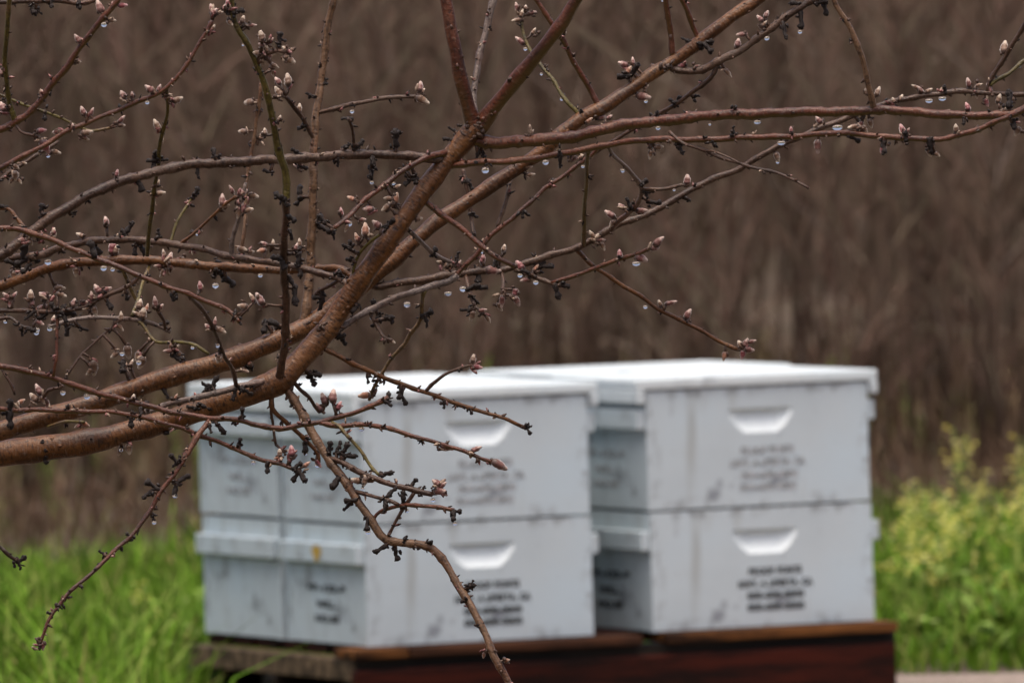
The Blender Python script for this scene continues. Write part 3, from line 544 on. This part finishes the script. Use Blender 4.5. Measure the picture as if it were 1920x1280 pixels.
# buds: x, y (centre), direction (deg, 90 = up), length, colour
K = {'p': 'bud_pink', 't': 'bud_tan', 'm': 'bud_magenta', 'o': 'bud_orange'}
BUDS = '''187 12 110 26 p;230 10 0 20 m;212 39 340 14 t;145 73 120 22 p;147 117 -10 12 t;78 177 100 16 p;397 15 100 18 p;402 22 60 16 p;412 24 20 16 t;432 43 -60 16 t;455 37 60 18 t;472 48 -10 18 p;400 52 60 14 t;420 14 70 16 p;428 6 110 18 m
280 166 150 20 p;298 165 60 14 p;312 178 0 14 t;318 190 -70 12 t;333 187 30 22 t;230 178 110 18 p;248 178 60 16 p;155 208 120 18 p;172 209 50 16 p;228 224 30 22 p;228 235 0 16 t;137 237 90 14 p;105 247 170 18 p;163 248 10 22 t;160 260 -20 18 t;78 245 10 22 m;85 275 -60 30 m;105 285 -20 22 t;294 234 110 26 t;467 192 175 22 t;455 247 170 22 t;490 255 60 16 t;30 313 -30 16 t;45 306 0 12 t;345 298 110 10 t;3 135 90 16 p;5 200 120 20 p
490 67 100 20 t;508 75 40 14 p;491 84 160 18 p;502 92 80 16 t;504 105 60 22 p;482 100 180 18 t;515 123 -15 20 t;512 137 -80 14 t;535 92 150 16 t;548 93 20 16 t;538 107 -10 16 t;545 114 -30 18 t;521 152 120 20 p;539 150 85 24 t;522 172 140 22 t;562 203 80 20 t;523 187 -40 12 t;497 247 80 16 t;524 222 80 12 t;788 162 80 26 p;793 170 50 14 t;793 188 -30 28 t;560 312 160 20 p
969 13 110 20 p;985 15 80 14 t;978 26 60 18 t;998 24 20 20 p;968 38 180 20 t;1000 59 60 16 t;975 77 140 26 p;1058 60 80 12 t;1168 121 150 20 p;1187 115 80 18 p;1180 131 60 16 o;1207 182 0 30 p;1212 163 45 14 t;1128 220 20 20 p;1142 220 40 14 p;1105 226 20 16 o;997 248 45 12 t;1220 290 -90 20 t;1235 276 -10 20 t;1258 267 -60 12 t;1278 123 180 18 m;1307 124 20 14 p;1390 65 180 20 p;1384 81 90 20 p;1365 137 -50 20 t;1425 35 150 16 p;1427 50 170 16 t;1437 27 80 18 p;1433 45 50 14 t;1077 297 10 18 p;1090 294 30 14 t;990 312 0 20 t
1883 88 95 26 t;1646 172 80 22 t;1624 172 100 14 t;1689 184 60 16 t;1675 188 110 12 t;1715 163 160 16 t;1725 168 140 18 p;1742 170 10 16 t;1816 155 100 22 p;1835 160 20 18 t;1855 167 110 24 p;1825 173 180 18 p;1832 178 -90 18 t;1850 193 -70 20 m;1873 185 60 20 t;1895 185 170 16 t;1814 200 100 18 m;1882 207 30 18 t;1535 225 120 20 p;1483 243 90 14 m;1600 238 200 20 t;1632 232 -60 20 t;1622 242 -80 16 t;1614 234 -110 18 p;1692 242 95 22 m;1702 245 60 12 p;1792 240 90 18 t;1533 275 -80 26 p;1655 280 -120 16 m;1742 285 -80 22 t;1757 290 -30 16 t;1457 295 -60 22 t;1907 247 -110 20 t
28 330 -90 22 t;22 338 -120 18 t;36 340 -60 16 t;219 325 80 16 m;199 415 95 22 p;150 441 150 16 t;210 463 95 30 m;218 468 80 22 t;295 344 60 14 t;301 363 10 20 t;417 375 95 26 p;434 355 110 20 p;455 361 20 20 p;475 367 0 22 t;451 377 60 22 p;452 388 80 22 p;448 400 -110 20 t;465 394 20 20 t;352 465 10 20 t;343 490 -90 20 t;318 484 85 24 p;307 475 100 16 t;297 498 160 20 p;320 500 -60 18 p;305 512 -110 20 t;375 536 100 20 m;455 467 0 22 t;470 472 0 18 t;100 433 70 16 t;58 453 -60 18 t;42 450 150 18 p;80 450 30 18 m;25 518 -100 20 t;40 525 -70 22 t;12 555 120 18 p;27 553 60 18 p;18 570 -90 14 p;58 553 90 20 t;60 567 90 18 p;82 553 150 20 p;90 558 20 16 p;112 540 0 22 t;115 553 -20 20 t;82 576 10 26 p;75 605 -30 20 p;100 598 60 16 t;138 567 80 18 p;158 568 0 18 p;182 541 110 20 p;200 542 30 20 p;172 555 80 20 p;180 565 60 16 t;163 577 180 18 t;178 583 -60 18 t;262 570 80 20 t;275 577 90 20 o;291 566 95 22 p;302 575 30 14 p;255 588 150 18 t;268 587 70 20 t;227 593 100 20 t;225 613 -60 24 t;143 510 -90 20 t;403 603 90 22 p;390 612 150 16 p;415 620 -20 20 t;473 557 110 20 t;455 574 180 20 t
495 457 150 18 p;512 458 80 18 t;490 470 190 18 o;555 463 70 16 p;562 455 80 18 t;570 468 0 14 t;487 560 110 26 p;640 397 100 20 m;658 372 150 16 o;690 392 170 26 p;745 350 20 18 t;742 372 85 24 o;728 372 180 20 t;722 390 200 20 t;735 382 120 18 t;685 430 90 26 o;680 412 0 18 p;650 428 -120 18 t;706 420 130 20 p;669 445 100 18 o;785 410 10 16 t;835 495 120 18 t;845 500 60 18 o;860 495 45 20 p;825 492 150 16 t;905 485 90 22 m;930 490 90 16 p;925 507 0 30 p;945 465 90 18 t;885 592 -110 22 t;905 582 30 20 p;915 598 -45 22 t;942 565 -100 28 p;937 575 -70 20 t;735 640 -30 18 t
1117 445 60 22 t;1125 450 0 20 p;1130 462 -60 20 t;1110 440 120 18 t;1143 402 160 26 p;1165 387 150 18 p;1147 420 -110 16 t;1203 395 0 24 p;1289 337 80 24 p;1235 452 45 24 p;1228 465 0 18 p;1203 485 -10 26 p;1162 475 80 18 m;1258 567 8 26 p;1237 568 120 14 t;1290 588 65 24 p;975 497 130 22 m;1005 502 60 16 o;983 525 200 18 p;1062 535 -20 14 t;970 565 -70 22 p;966 550 -100 18 m;995 328 0 18 t
1398 642 60 20 p;1410 640 30 18 p;1405 655 0 18 p;1358 668 -95 22 o;1392 665 -80 20 m;1388 645 110 16 t;887 672 80 16 t;895 688 -10 22 m;607 747 100 24 p;624 742 95 28 p;635 760 50 20 m;598 763 140 18 p;682 741 175 22 o;703 735 60 14 o;838 839 -30 28 p;893 841 45 26 p;937 872 -20 34 p;898 865 -60 14 m;667 900 170 20 t;684 903 -95 22 t;697 900 -10 22 t;817 905 110 22 p;830 908 40 20 p;825 920 0 22 p;832 925 -20 18 p;547 845 85 24 m;535 845 10 14 t;520 858 200 16 o;545 860 60 16 m;524 848 100 16 t;597 869 -60 20 m;575 870 40 18 o
72 730 105 26 p;63 745 150 20 t;80 750 -60 20 t;88 757 -80 22 p;40 752 30 18 o;34 758 60 16 t;175 690 -100 28 t;168 697 -120 20 t;215 665 -150 22 t;240 660 -80 30 t;235 682 110 18 t;247 680 50 16 t;265 680 -100 30 t;258 668 -120 20 t;225 845 -110 24 t;242 842 -60 22 t;320 648 100 18 o;332 650 60 16 t;315 658 180 18 p;338 665 -40 18 t;410 672 -100 20 t;455 685 30 18 t;468 680 60 16 o;460 695 -20 16 t;250 745 80 14 t;330 743 60 14 o;75 1205 -120 14 o;67 1208 160 12 m;80 1211 -80 14 m;160 795 -20 20 o;145 798 200 16 t;907 1228 -90 14 o;950 1237 0 12 o'''
SPURS = '''62 20 -70 24;73 22 -40 18;97 8 -90 18;150 10 -70 18;285 300 180 26;290 292 90 26;307 300 0 20;288 312 -90 24;402 288 95 26;410 293 40 14;433 15 60 26;447 20 20 24;524 70 90 24;530 76 -30 16;580 178 150 18;610 152 70 14;598 158 200 16;562 288 150 26;553 283 120 18;570 313 -20 20;650 221 170 24;673 274 30 24;677 268 40 20;650 274 30 20;743 258 90 34;738 250 130 14;748 250 50 14;848 243 150 22;840 262 170 24;700 308 -80 30;695 325 -95 22;633 305 -90 18;565 238 200 20;905 290 -60 20;895 292 -100 18
1088 218 95 30;1090 228 -80 26;1168 143 180 26;1192 128 60 28;1177 140 110 22;1285 75 150 20;1325 78 20 30;1330 92 -50 26;1312 85 -90 24;1232 215 100 16;1378 202 80 12;1275 280 -60 26;1050 302 -90 30;1340 272 -60 20;1375 245 85 20;1270 187 70 20;1305 180 20 16;1262 190 140 20;1548 17 -70 30;1502 40 -85 34;1470 60 -80 36;1542 3 10 24;1490 6 180 24;1772 168 100 18;1602 262 -30 28;1658 278 -90 28;1698 255 95 22;1745 275 -80 32;1740 272 -110 22;1895 185 80 36;1900 235 -100 22;1808 228 -80 16;1615 235 -60 24
77 393 100 28;80 390 60 14;137 402 -10 14;262 350 -70 26;370 325 -90 26;367 360 60 26;242 428 55 32;232 438 120 24;228 450 0 20;175 465 100 34;182 470 -50 24;298 437 90 18;253 470 -100 22;268 470 -60 22;5 388 180 16;45 470 90 40;42 490 200 40;20 492 150 30;62 485 -10 30;50 505 -120 26;405 508 -100 36;420 518 -40 40;432 527 -30 30;325 558 -80 18;449 602 -50 20;130 585 0 30;115 580 60 26;122 595 -60 26;205 572 -60 22;237 556 -90 18;40 622 -90 20;60 618 -20 20;155 615 -20 26;125 620 -110 26;310 605 20 18;55 592 -140 26;85 590 30 28;100 575 120 24
500 322 170 20;560 358 100 28;560 378 -130 22;547 408 -30 24;523 370 160 26;537 378 -50 26;545 442 -80 22;520 483 180 26;535 480 60 26;530 495 -70 28;560 485 90 30;565 508 -80 30;553 555 -90 40;548 530 -60 28;560 470 40 20;605 410 120 24;610 428 -20 30;625 440 -60 22;598 408 60 20;715 425 190 26;735 418 60 26;740 432 -30 24;722 438 -120 24;770 330 150 26;778 338 -90 22;765 342 -140 22;697 328 -90 26;880 348 -60 28;652 463 150 26;656 458 60 18;655 485 170 18;640 515 120 20;632 510 60 18;603 565 -90 40;595 558 180 24;612 575 -60 24;515 605 150 30;497 615 -100 26;520 612 30 20;665 580 -130 24;700 570 100 22;725 595 20 30;705 602 -120 30;732 600 -30 20;802 588 20 28;800 602 -70 26;815 472 60 20;857 480 80 20;888 405 -20 20;885 538 200 30;902 540 0 32;890 562 -40 26;873 582 180 26;930 492 60 20;895 520 -90 26;645 640 -60 22;640 632 0 20
1027 500 0 30;1015 495 60 22;1045 547 -80 30;1060 537 -20 22;1207 340 30 20;1218 360 0 24;1228 380 -10 28;1180 380 110 26;1213 365 -60 18;1290 374 -20 14;980 403 -90 16;1000 512 -120 24;985 508 150 22
18 762 90 36;18 788 -90 36;12 775 180 24;388 723 170 26;402 715 60 28;385 730 -140 20;265 772 90 26;272 760 60 24;440 742 -100 26;462 735 -30 30;360 765 170 24;388 765 -30 22;325 858 130 26;330 868 -130 22;283 910 150 34;275 926 -150 26;345 897 30 32;330 918 -95 28;450 828 70 20;393 805 -90 18;415 805 -50 26;231 690 -90 26;335 672 -30 28;348 680 -50 26;312 738 -60 22;245 792 -90 22;310 806 -80 22;455 772 90 20;85 218 -90 18;84 835 100 24;84 862 -70 20;463 690 180 22
592 700 0 26;587 713 -60 26;690 712 -80 16;703 713 180 14;750 738 -100 22;757 750 -60 26;833 759 -90 16;882 772 -70 14;728 743 70 22;727 757 -40 20;618 838 90 28;633 838 80 28;648 840 60 28;657 855 -10 28;642 868 -80 20;572 838 -90 28;596 858 -90 28;502 877 -90 22;553 893 -120 26;568 895 -60 28;558 872 40 24;628 905 -130 36;655 937 180 26;652 950 -120 24;775 903 60 20;792 918 60 20;735 922 45 28;722 950 -90 26;755 935 -90 28;727 887 10 26;857 957 0 22;852 968 -90 24;680 905 -60 18;990 808 -60 22;992 800 20 14
40 1048 30 22;37 1058 -60 20;287 970 -90 16;242 1003 130 18;190 1035 150 14;226 1028 -30 12;114 1138 -50 12;92 1148 150 12;690 985 -90 26;712 1030 -150 28;745 1040 -70 26;760 1010 60 16;782 1026 -60 14;806 1016 15 16;850 1086 -120 14;882 1100 30 22;884 1092 80 14;868 1127 180 12;898 1170 60 12'''
DROPS = '''195 46 12;84 220 8;281 200 8;445 84 6;90 292 10;660 209 8;910 319 13;1015 139 7;1053 186 8;985 92 7;1211 190 7;1236 249 9;1331 233 6;1420 229 14;1023 304 11;1341 271 7;1050 313 6;1093 312 7;1500 60 9;1443 80 11;1742 189 14;1767 185 14;1570 239 18;1465 268 16;1835 246 14;1912 125 7;1458 304 7;90 491 12;162 490 12;195 519 12;211 505 9;218 513 7;404 535 13;43 505 9;93 616 11;70 618 11;78 628 11;10 616 9;370 439 7;340 492 9;738 344 9;697 342 7;662 430 13;488 516 10;905 472 9;840 550 15;868 541 12;763 570 13;697 596 9;1193 494 14;1210 575 8;998 540 10;975 516 9;1233 355 8;1264 356 7;965 552 9;1167 320 9;118 736 11;163 743 13;229 663 9;260 679 10;282 813 11;14 801 13;328 930 11;372 769 11;400 652 10;360 658 8;227 843 8;475 867 8;678 804 10;595 872 9;812 937 11;572 850 8;680 916 7;731 664 7;690 997 11;853 981 8;289 979 9;763 957 8;1242 1 6'''
def rows(s): return [r.split() for l in s.splitlines() for r in l.split(';') if r.strip()]

tree = link('fruit_tree', None, None, P(-1210, 2440, D_TREE) * 1.0); tree.location.z = 0.0
tag(tree, 'wet leafless fruit tree with red-brown branches, black spurs and pink buds crossing the foreground', 'fruit tree')
T0 = tree.location.copy()
def smooth(pts, step=9.0):
    p = np.array(pts, float); q = np.vstack([2 * p[0] - p[1], p, 2 * p[-1] - p[-2]]); out = []
    for i in range(1, len(q) - 2):
        n = max(2, int(np.hypot(*(q[i + 1] - q[i])[:2]) / step))
        for t in np.linspace(0, 1, n, endpoint=False):
            out.append(0.5 * ((2 * q[i]) + (q[i + 1] - q[i - 1]) * t + (2 * q[i - 1] - 5 * q[i] + 4 * q[i + 1] - q[i + 2]) * t * t + (3 * q[i] - q[i - 1] - 3 * q[i + 1] + q[i + 2]) * t ** 3))
    out.append(p[-1]); return np.array(out)
LINES = {}                                   # name -> array of (px, py, width, depth)
def nearest(x, y, names=None):
    best = None
    for n in (names or LINES):
        A = LINES[n]; d = np.hypot(A[:, 0] - x, A[:, 1] - y); i = int(d.argmin())
        if best is None or d[i] - A[i, 2] * .3 < best[0]: best = (d[i] - A[i, 2] * .3, n, i, d[i])
    return best
BM = {}
for (nm, mat, att, (o0, o1), wd, pts, desc) in BR:
    p = np.array(pts, float)
    if wd:
        L = np.concatenate([[0], np.cumsum(np.hypot(*np.diff(p[:, :2], axis=0).T))]); p = np.column_stack([p[:, :2], wd[0] + (wd[1] - wd[0]) * (L / L[-1]) ** .8])
    def dep(i, off):
        b_ = nearest(p[i, 0], p[i, 1]); return LINES[b_[1]][b_[2], 3]
    ds = dep(0, 0) if 's' in att else None; de = dep(-1, 0) if 'e' in att else None
    if ds is None and de is None: ds, de = D_TREE + o0, D_TREE + o1
    elif ds is None: ds = de + o0
    elif de is None: de = ds + o1
    big = p[:, 2].max() > 30
    S = smooth(p, 12 if big else 7); n = len(S)
    L = np.concatenate([[0], np.cumsum(np.hypot(*np.diff(S[:, :2], axis=0).T))]); tt = L / L[-1]
    # slow waver, and swellings at the nodes
    ph = rng.uniform(0, 6.28, 4); am = 0.8 if big else 1.1; env = np.minimum(1, np.minimum(L, L[-1] - L) / 30)
    S[:, 0] += env * am * (np.sin(L / 31 + ph[0]) + .6 * np.sin(L / 13 + ph[1])); S[:, 1] += env * am * (np.sin(L / 27 + ph[2]) + .6 * np.sin(L / 11 + ph[3]))
    dz = ds + (de - ds) * tt + env * .006 * np.sin(L / 60 + ph[0])
    nodes = []
    x = rng.uniform(15, 45)
    while x < L[-1] - 6:
        nodes.append(x); x += rng.uniform(24, 62) if not big else rng.uniform(70, 160)
    for x in nodes: S[:, 2] *= 1 + (.22 if not big else .07) * np.exp(-((L - x) / (5 if not big else 14)) ** 2)
    S[:, 2] *= 1 + .05 * np.sin(L / 19 + ph[1])
    A = np.column_stack([S, dz]); LINES[nm] = A
    W = np.array([P(a[0], a[1], a[3])[:] for a in A]); rad = A[:, 2] * .5 * A[:, 3] / FPX
    p0 = W[0].copy(); m = MB(); m.tube(W - p0, rad, 18 if big else 9, wob=.035 if big else .07)
    for x in nodes:                          # leaf scars: little pointed stubs
        i = int(np.searchsorted(L, x)); i = min(max(i, 1), n - 2); tg = W[i + 1] - W[i - 1]; tg /= np.linalg.norm(tg)
        s_ = np.cross(tg, rng.normal(size=3)); s_ /= np.linalg.norm(s_); s_ = s_ + tg * rng.uniform(.2, .9); s_ /= np.linalg.norm(s_)
        l = rng.uniform(4, 9) * D_TREE / FPX; q = W[i] - p0
        m.tube([q, q + s_ * (rad[i] + l * .3), q + s_ * (rad[i] + l)], [l * .42, l * .34, l * .1], 5, mi=1)
    if big:
        for k in range(int(L[-1] / 45)):
            i = random.randrange(2, n - 2); tg = W[i + 1] - W[i - 1]; tg /= np.linalg.norm(tg); s_ = np.cross(tg, rng.normal(size=3)); s_ /= np.linalg.norm(s_); q = W[i] - p0 + s_ * rad[i] * .86; l = rng.uniform(3, 8) * D_TREE / FPX
            m.tube([q - tg * l, q - tg * l * .4 + s_ * l * .15, q + s_ * l * .3, q + tg * l * .5 + s_ * l * .12, q + tg * l], [l * .15, l * .5, l * .62, l * .45, l * .1], 7, mi=0 if k % 3 else 1, wob=.2)
    kind = 'trunk' if nm == 'trunk' else 'limb' if big else 'branch' if A[:, 2].mean() > 11.5 else 'twig'
    BM[nm] = [m, mat, p0, W, rad, kind, desc]
# rough dark bark lumped in the crotches
for (cx, cy, n_, sp_) in ((893, 240, 26, 11), (520, 716, 30, 15), (600, 612, 8, 8), (1250, 122, 8, 6)):
    m, mat, p0 = BM['limb_main' if cx < 1000 else 'limb_rear'][:3]
    for k in range(n_):
        q = P(cx + random.gauss(0, sp_), cy + random.gauss(0, sp_), D_TREE - (0.008 if cx < 1000 else -.14)) - Vector(p0); d_ = Vector(rng.normal(size=3)).normalized() * random.uniform(.003, .006); rr_ = random.uniform(.002, .0045)
        m.tube([(q - d_)[:], q[:], (q + d_)[:]], [rr_ * .5, rr_, rr_ * .5], 6, mi=1, wob=.25)
# bud and spur shapes
def bud_shape(k):
    b = MB(); n, rr = 9, [(0, .22), (.06, .34), (.2, .46), (.36, .5), (.38, .44), (.55, .47), (.72, .36), (.74, .30), (.88, .24), (.97, .14), (1.0, .04)]
    ph = random.uniform(0, 6.28); bend = random.uniform(-.08, .08); V = []
    for z, r_ in rr:
        for j in range(n):
            a = 2 * math.pi * j / n; q = r_ * .5 * (1 + .10 * math.sin(3 * a + ph + z * 3) + random.uniform(-.09, .09)) * (.9 + .06 * k)
            V.append((q * math.cos(a) + bend * z * z, q * math.sin(a), z))
    f = [(i * n + j, i * n + (j + 1) % n, (i + 1) * n + (j + 1) % n, (i + 1) * n + j) for i in range(len(rr) - 1) for j in range(n)]
    f += [tuple(range(n))[::-1], tuple((len(rr) - 1) * n + j for j in range(n))]; b.add(V, f); return b
BUDM = {}
for key, mt in K.items():
    BUDM[key] = [bud_shape(k).mesh('bud', [mt]) for k in range(6)]
def spur_shape(k):
    b = MB(); bend = random.uniform(-.22, .22); b2 = random.uniform(-.15, .15); n = 8; ts = np.linspace(-.1, .92, n)
    p = [(bend * t * t + random.uniform(-.03, .03), b2 * t + random.uniform(-.03, .03), t) for t in ts]
    head = random.uniform(.17, .26) if k % 4 else .13
    rr = [.15 + random.uniform(-.035, .05) for _ in ts]; rr[-3] = head * .75; rr[-2] = head; rr[-1] = head * .8
    b.tube(p, rr, 8, wob=.3)
    for q in range(random.randint(5, 9)):        # withered scales and scars
        t0 = random.choice((.9, .8, random.uniform(.1, .8), random.uniform(0, .6))); c = np.array([bend * t0 * t0, b2 * t0, t0]); d = rng.normal(size=3); d[2] = abs(d[2]) * .6; d *= random.uniform(.1, .22) / np.linalg.norm(d)
        r_ = random.uniform(.07, .12); b.tube([c, c + d * .6, c + d], [r_, r_ * 1.1, r_ * .5], 6, wob=.25)
    return b.mesh('spur', ['spur_black'])
SPM = [spur_shape(k) for k in range(14)]
def place(kind, x, y, ang, ln, meshes, wfac):
    a = R(ang); bx, by = x - math.cos(a) * ln * .5, y + math.sin(a) * ln * .5
    _, nm, i, dist = nearest(bx, by); A = LINES[nm]; d = A[i, 3]; m, mat, p0, W, rad, kd, desc = BM[nm]
    TIPS.extend([(x, y), (x + math.cos(a) * ln * .4, y - math.sin(a) * ln * .4), (bx, by)])
    tip_off = random.uniform(-.35, .35); s_ = d / FPX
    base = P(bx, by, d - (A[i, 2] * .25 * s_ if dist < A[i, 2] * .5 else 0) + random.uniform(-.3, .3) * A[i, 2] * s_)
    dr = (CR @ Vector((math.cos(a), math.sin(a), tip_off))).normalized()
    if dist > A[i, 2] * .35:                 # short stalk back to the wood
        q1 = Vector(W[i]); mid = (q1 + base) * .5 + CR @ Vector((random.gauss(0, 1.5), random.gauss(0, 1.5), 0)) * s_; r_ = (2.6 if kind == 'bud' else 3.4) * s_
        m.tube(np.array([q1[:], mid[:], (base + dr * ln * s_ * .12)[:]]) - p0, [r_ * 1.3, r_, r_ * 1.15], 6, mi=1, wob=.15)
    for k in range(random.randint(1, 4) if kind == 'bud' else random.randint(2, 5)):   # bud scales / old scars lumped round the base
        off = CR @ Vector((random.gauss(0, 4.0), random.gauss(0, 4.0), random.gauss(0, 2))) * s_; c0 = base + off - Vector(p0); q2 = (dr + CR @ Vector((random.gauss(0, .7), random.gauss(0, .7), random.gauss(0, .5)))).normalized() * random.uniform(4, 11) * s_
        rr_ = random.uniform(1.8, 3.8) * s_; m.tube([c0[:], (c0 + q2 * .5)[:], (c0 + q2)[:]], [rr_ * .8, rr_, rr_ * .45], 6, mi=1 if kind == 'bud' else 2, wob=.2)
    if kind == 'bud' and bx < 1150 and random.random() < .7 or kind == 'bud' and random.random() < .3:
        for k in range(random.randint(1, 2)):
            d2 = (dr + CR @ Vector((random.gauss(0, .9), random.gauss(0, .9), random.gauss(0, .5)))).normalized(); l2 = random.uniform(9, 17) * s_; c2 = base + CR @ Vector((random.gauss(0, 3), random.gauss(0, 3), 0)) * s_ - Vector(p0); w2 = l2 * random.uniform(.2, .27)
            m.tube([(c2 + d2 * l2 * f)[:] for f in (-.15, .1, .35, .6, .82, .97)], [w2 * .6, w2 * .9, w2, w2 * .85, w2 * .55, w2 * .15], 7, mi=random.choice((3, 3, 4, 4, 1)), wob=.14)
    KIDS.append((kind, nm, base, dr, ln * s_, random.choice(meshes), wfac))
KIDS = []; TIPS = []
for x, y, a, l, c in rows(BUDS): place('bud', float(x), float(y), float(a) + random.gauss(0, 9), float(l) * random.uniform(.85, 1.12), BUDM[c], random.uniform(.88, 1.2))
for x, y, a, l in rows(SPURS): place('spur', float(x), float(y), float(a), float(l) * .92, SPM, random.uniform(1.0, 1.4) * (24 / (float(l) + 8)) ** .35)
for nm, (m, mat, p0, W, rad, kd, desc) in BM.items():     # tiny shrivelled buds and scale clusters at the nodes
    if kd in ('limb', 'trunk'): continue
    A = LINES[nm]; vis = [i for i in range(2, len(A) - 2) if -20 < A[i, 0] < 1940 and -20 < A[i, 1] < 1300]
    nb = int(len(vis) * 7 / (60 if A[:, 0].mean() > 1050 else 25))
    for k in range(nb):
        i = random.choice(vis); c = Vector(W[i] - p0); s_ = A[i, 3] / FPX; out = CR @ Vector((random.gauss(0, 1), random.gauss(.15, 1), random.gauss(0, .6))); out.normalize()
        c = c + out * rad[i] * .7
        for q in range(random.randint(2, 5)):
            d_ = (out + CR @ Vector((random.gauss(0, .8), random.gauss(0, .8), random.gauss(0, .6)))).normalized() * random.uniform(4, 13) * s_; r_ = random.uniform(1.4, 3.1) * s_
            m.tube([c[:], (c + d_ * .55)[:], (c + d_)[:]], [r_ * .8, r_, r_ * .35], 5, mi=random.choice((1, 2, 2, 2, 3, 4)), wob=.2)
OBJ = {}
for nm, (m, mat, p0, W, rad, kd, desc) in BM.items():
    OBJ[nm] = m.build(kd, [mat, 'bark_dark', 'spur_black', 'scale_tan', 'scale_pink'], tree, Vector(p0) - T0, True, True)
for kind, nm, base, dr, ln, me, wf in KIDS:
    o = link(kind, me, OBJ[nm], base - Vector(BM[nm][2])); q = dr.to_track_quat('Z', 'Y')
    o.rotation_mode = 'QUATERNION'; o.rotation_quaternion = q @ Matrix.Rotation(random.uniform(0, 6.28), 3, 'Z').to_quaternion(); o.scale = (ln * wf, ln * wf, ln)
# raindrops
def drop_mesh(flat):
    b = MB(); n, V = 14, []
    prof = [(.42, .0), (.40, .28), (.30, .41), (.12, .49), (-.08, .5), (-.26, .43), (-.40, .28), (-.48, .12), (-.5, .0)]
    for z, r_ in prof:
        for j in range(n): a = 6.28318 * j / n; V.append((r_ * math.cos(a), r_ * math.sin(a) , z * flat))
    f = [(i * n + j, (i + 1) * n + j, (i + 1) * n + (j + 1) % n, i * n + (j + 1) % n) for i in range(len(prof) - 1) for j in range(n)]
    b.add(V, f); me = b.mesh('raindrop', ['water']); return me
DM = [drop_mesh(.95), drop_mesh(.62)]
host = {}
for x, y, wpx in rows(DROPS):
    x, y, wpx = float(x), float(y), float(wpx); _, nm, i, dist = nearest(x, y - wpx * .5)
    if dist > LINES[nm][i, 2] * .5 + wpx * .6 and min(math.hypot(x - a, y - wpx * .4 - b_) for a, b_ in TIPS) > 9:
        A = LINES[nm]; x = x * .3 + A[i, 0] * .7; y = A[i, 1] + A[i, 2] * .5 + wpx * .32
    host.setdefault(nm, []).append((x, y, wpx, LINES[nm][i, 3] - LINES[nm][i, 2] * .15 * D_TREE / FPX))
ORD = ['leftmost', 'second', 'third', 'fourth', 'fifth', 'sixth', 'seventh']
for nm, lst in host.items():
    lst.sort(); desc = BM[nm][6]
    for i, (x, y, wpx, d) in enumerate(lst):
        o = link('raindrop', DM[1 if wpx > 13 else 0], None, P(x, y, d)); s_ = wpx * d / FPX * random.uniform(.82, 1.1); o.scale = (s_, s_, s_)
        lab = 'clear raindrop hanging below ' + desc if len(lst) == 1 else (ORD[i] + ' of the raindrops below ' if i == 0 else ORD[min(i, 6)] + ' raindrop from the left below ') + desc
        tag(o, lab, 'raindrop', 'raindrops hanging from the fruit tree')
print('buds', sum(k[0] == 'bud' for k in KIDS), 'spurs', sum(k[0] == 'spur' for k in KIDS))
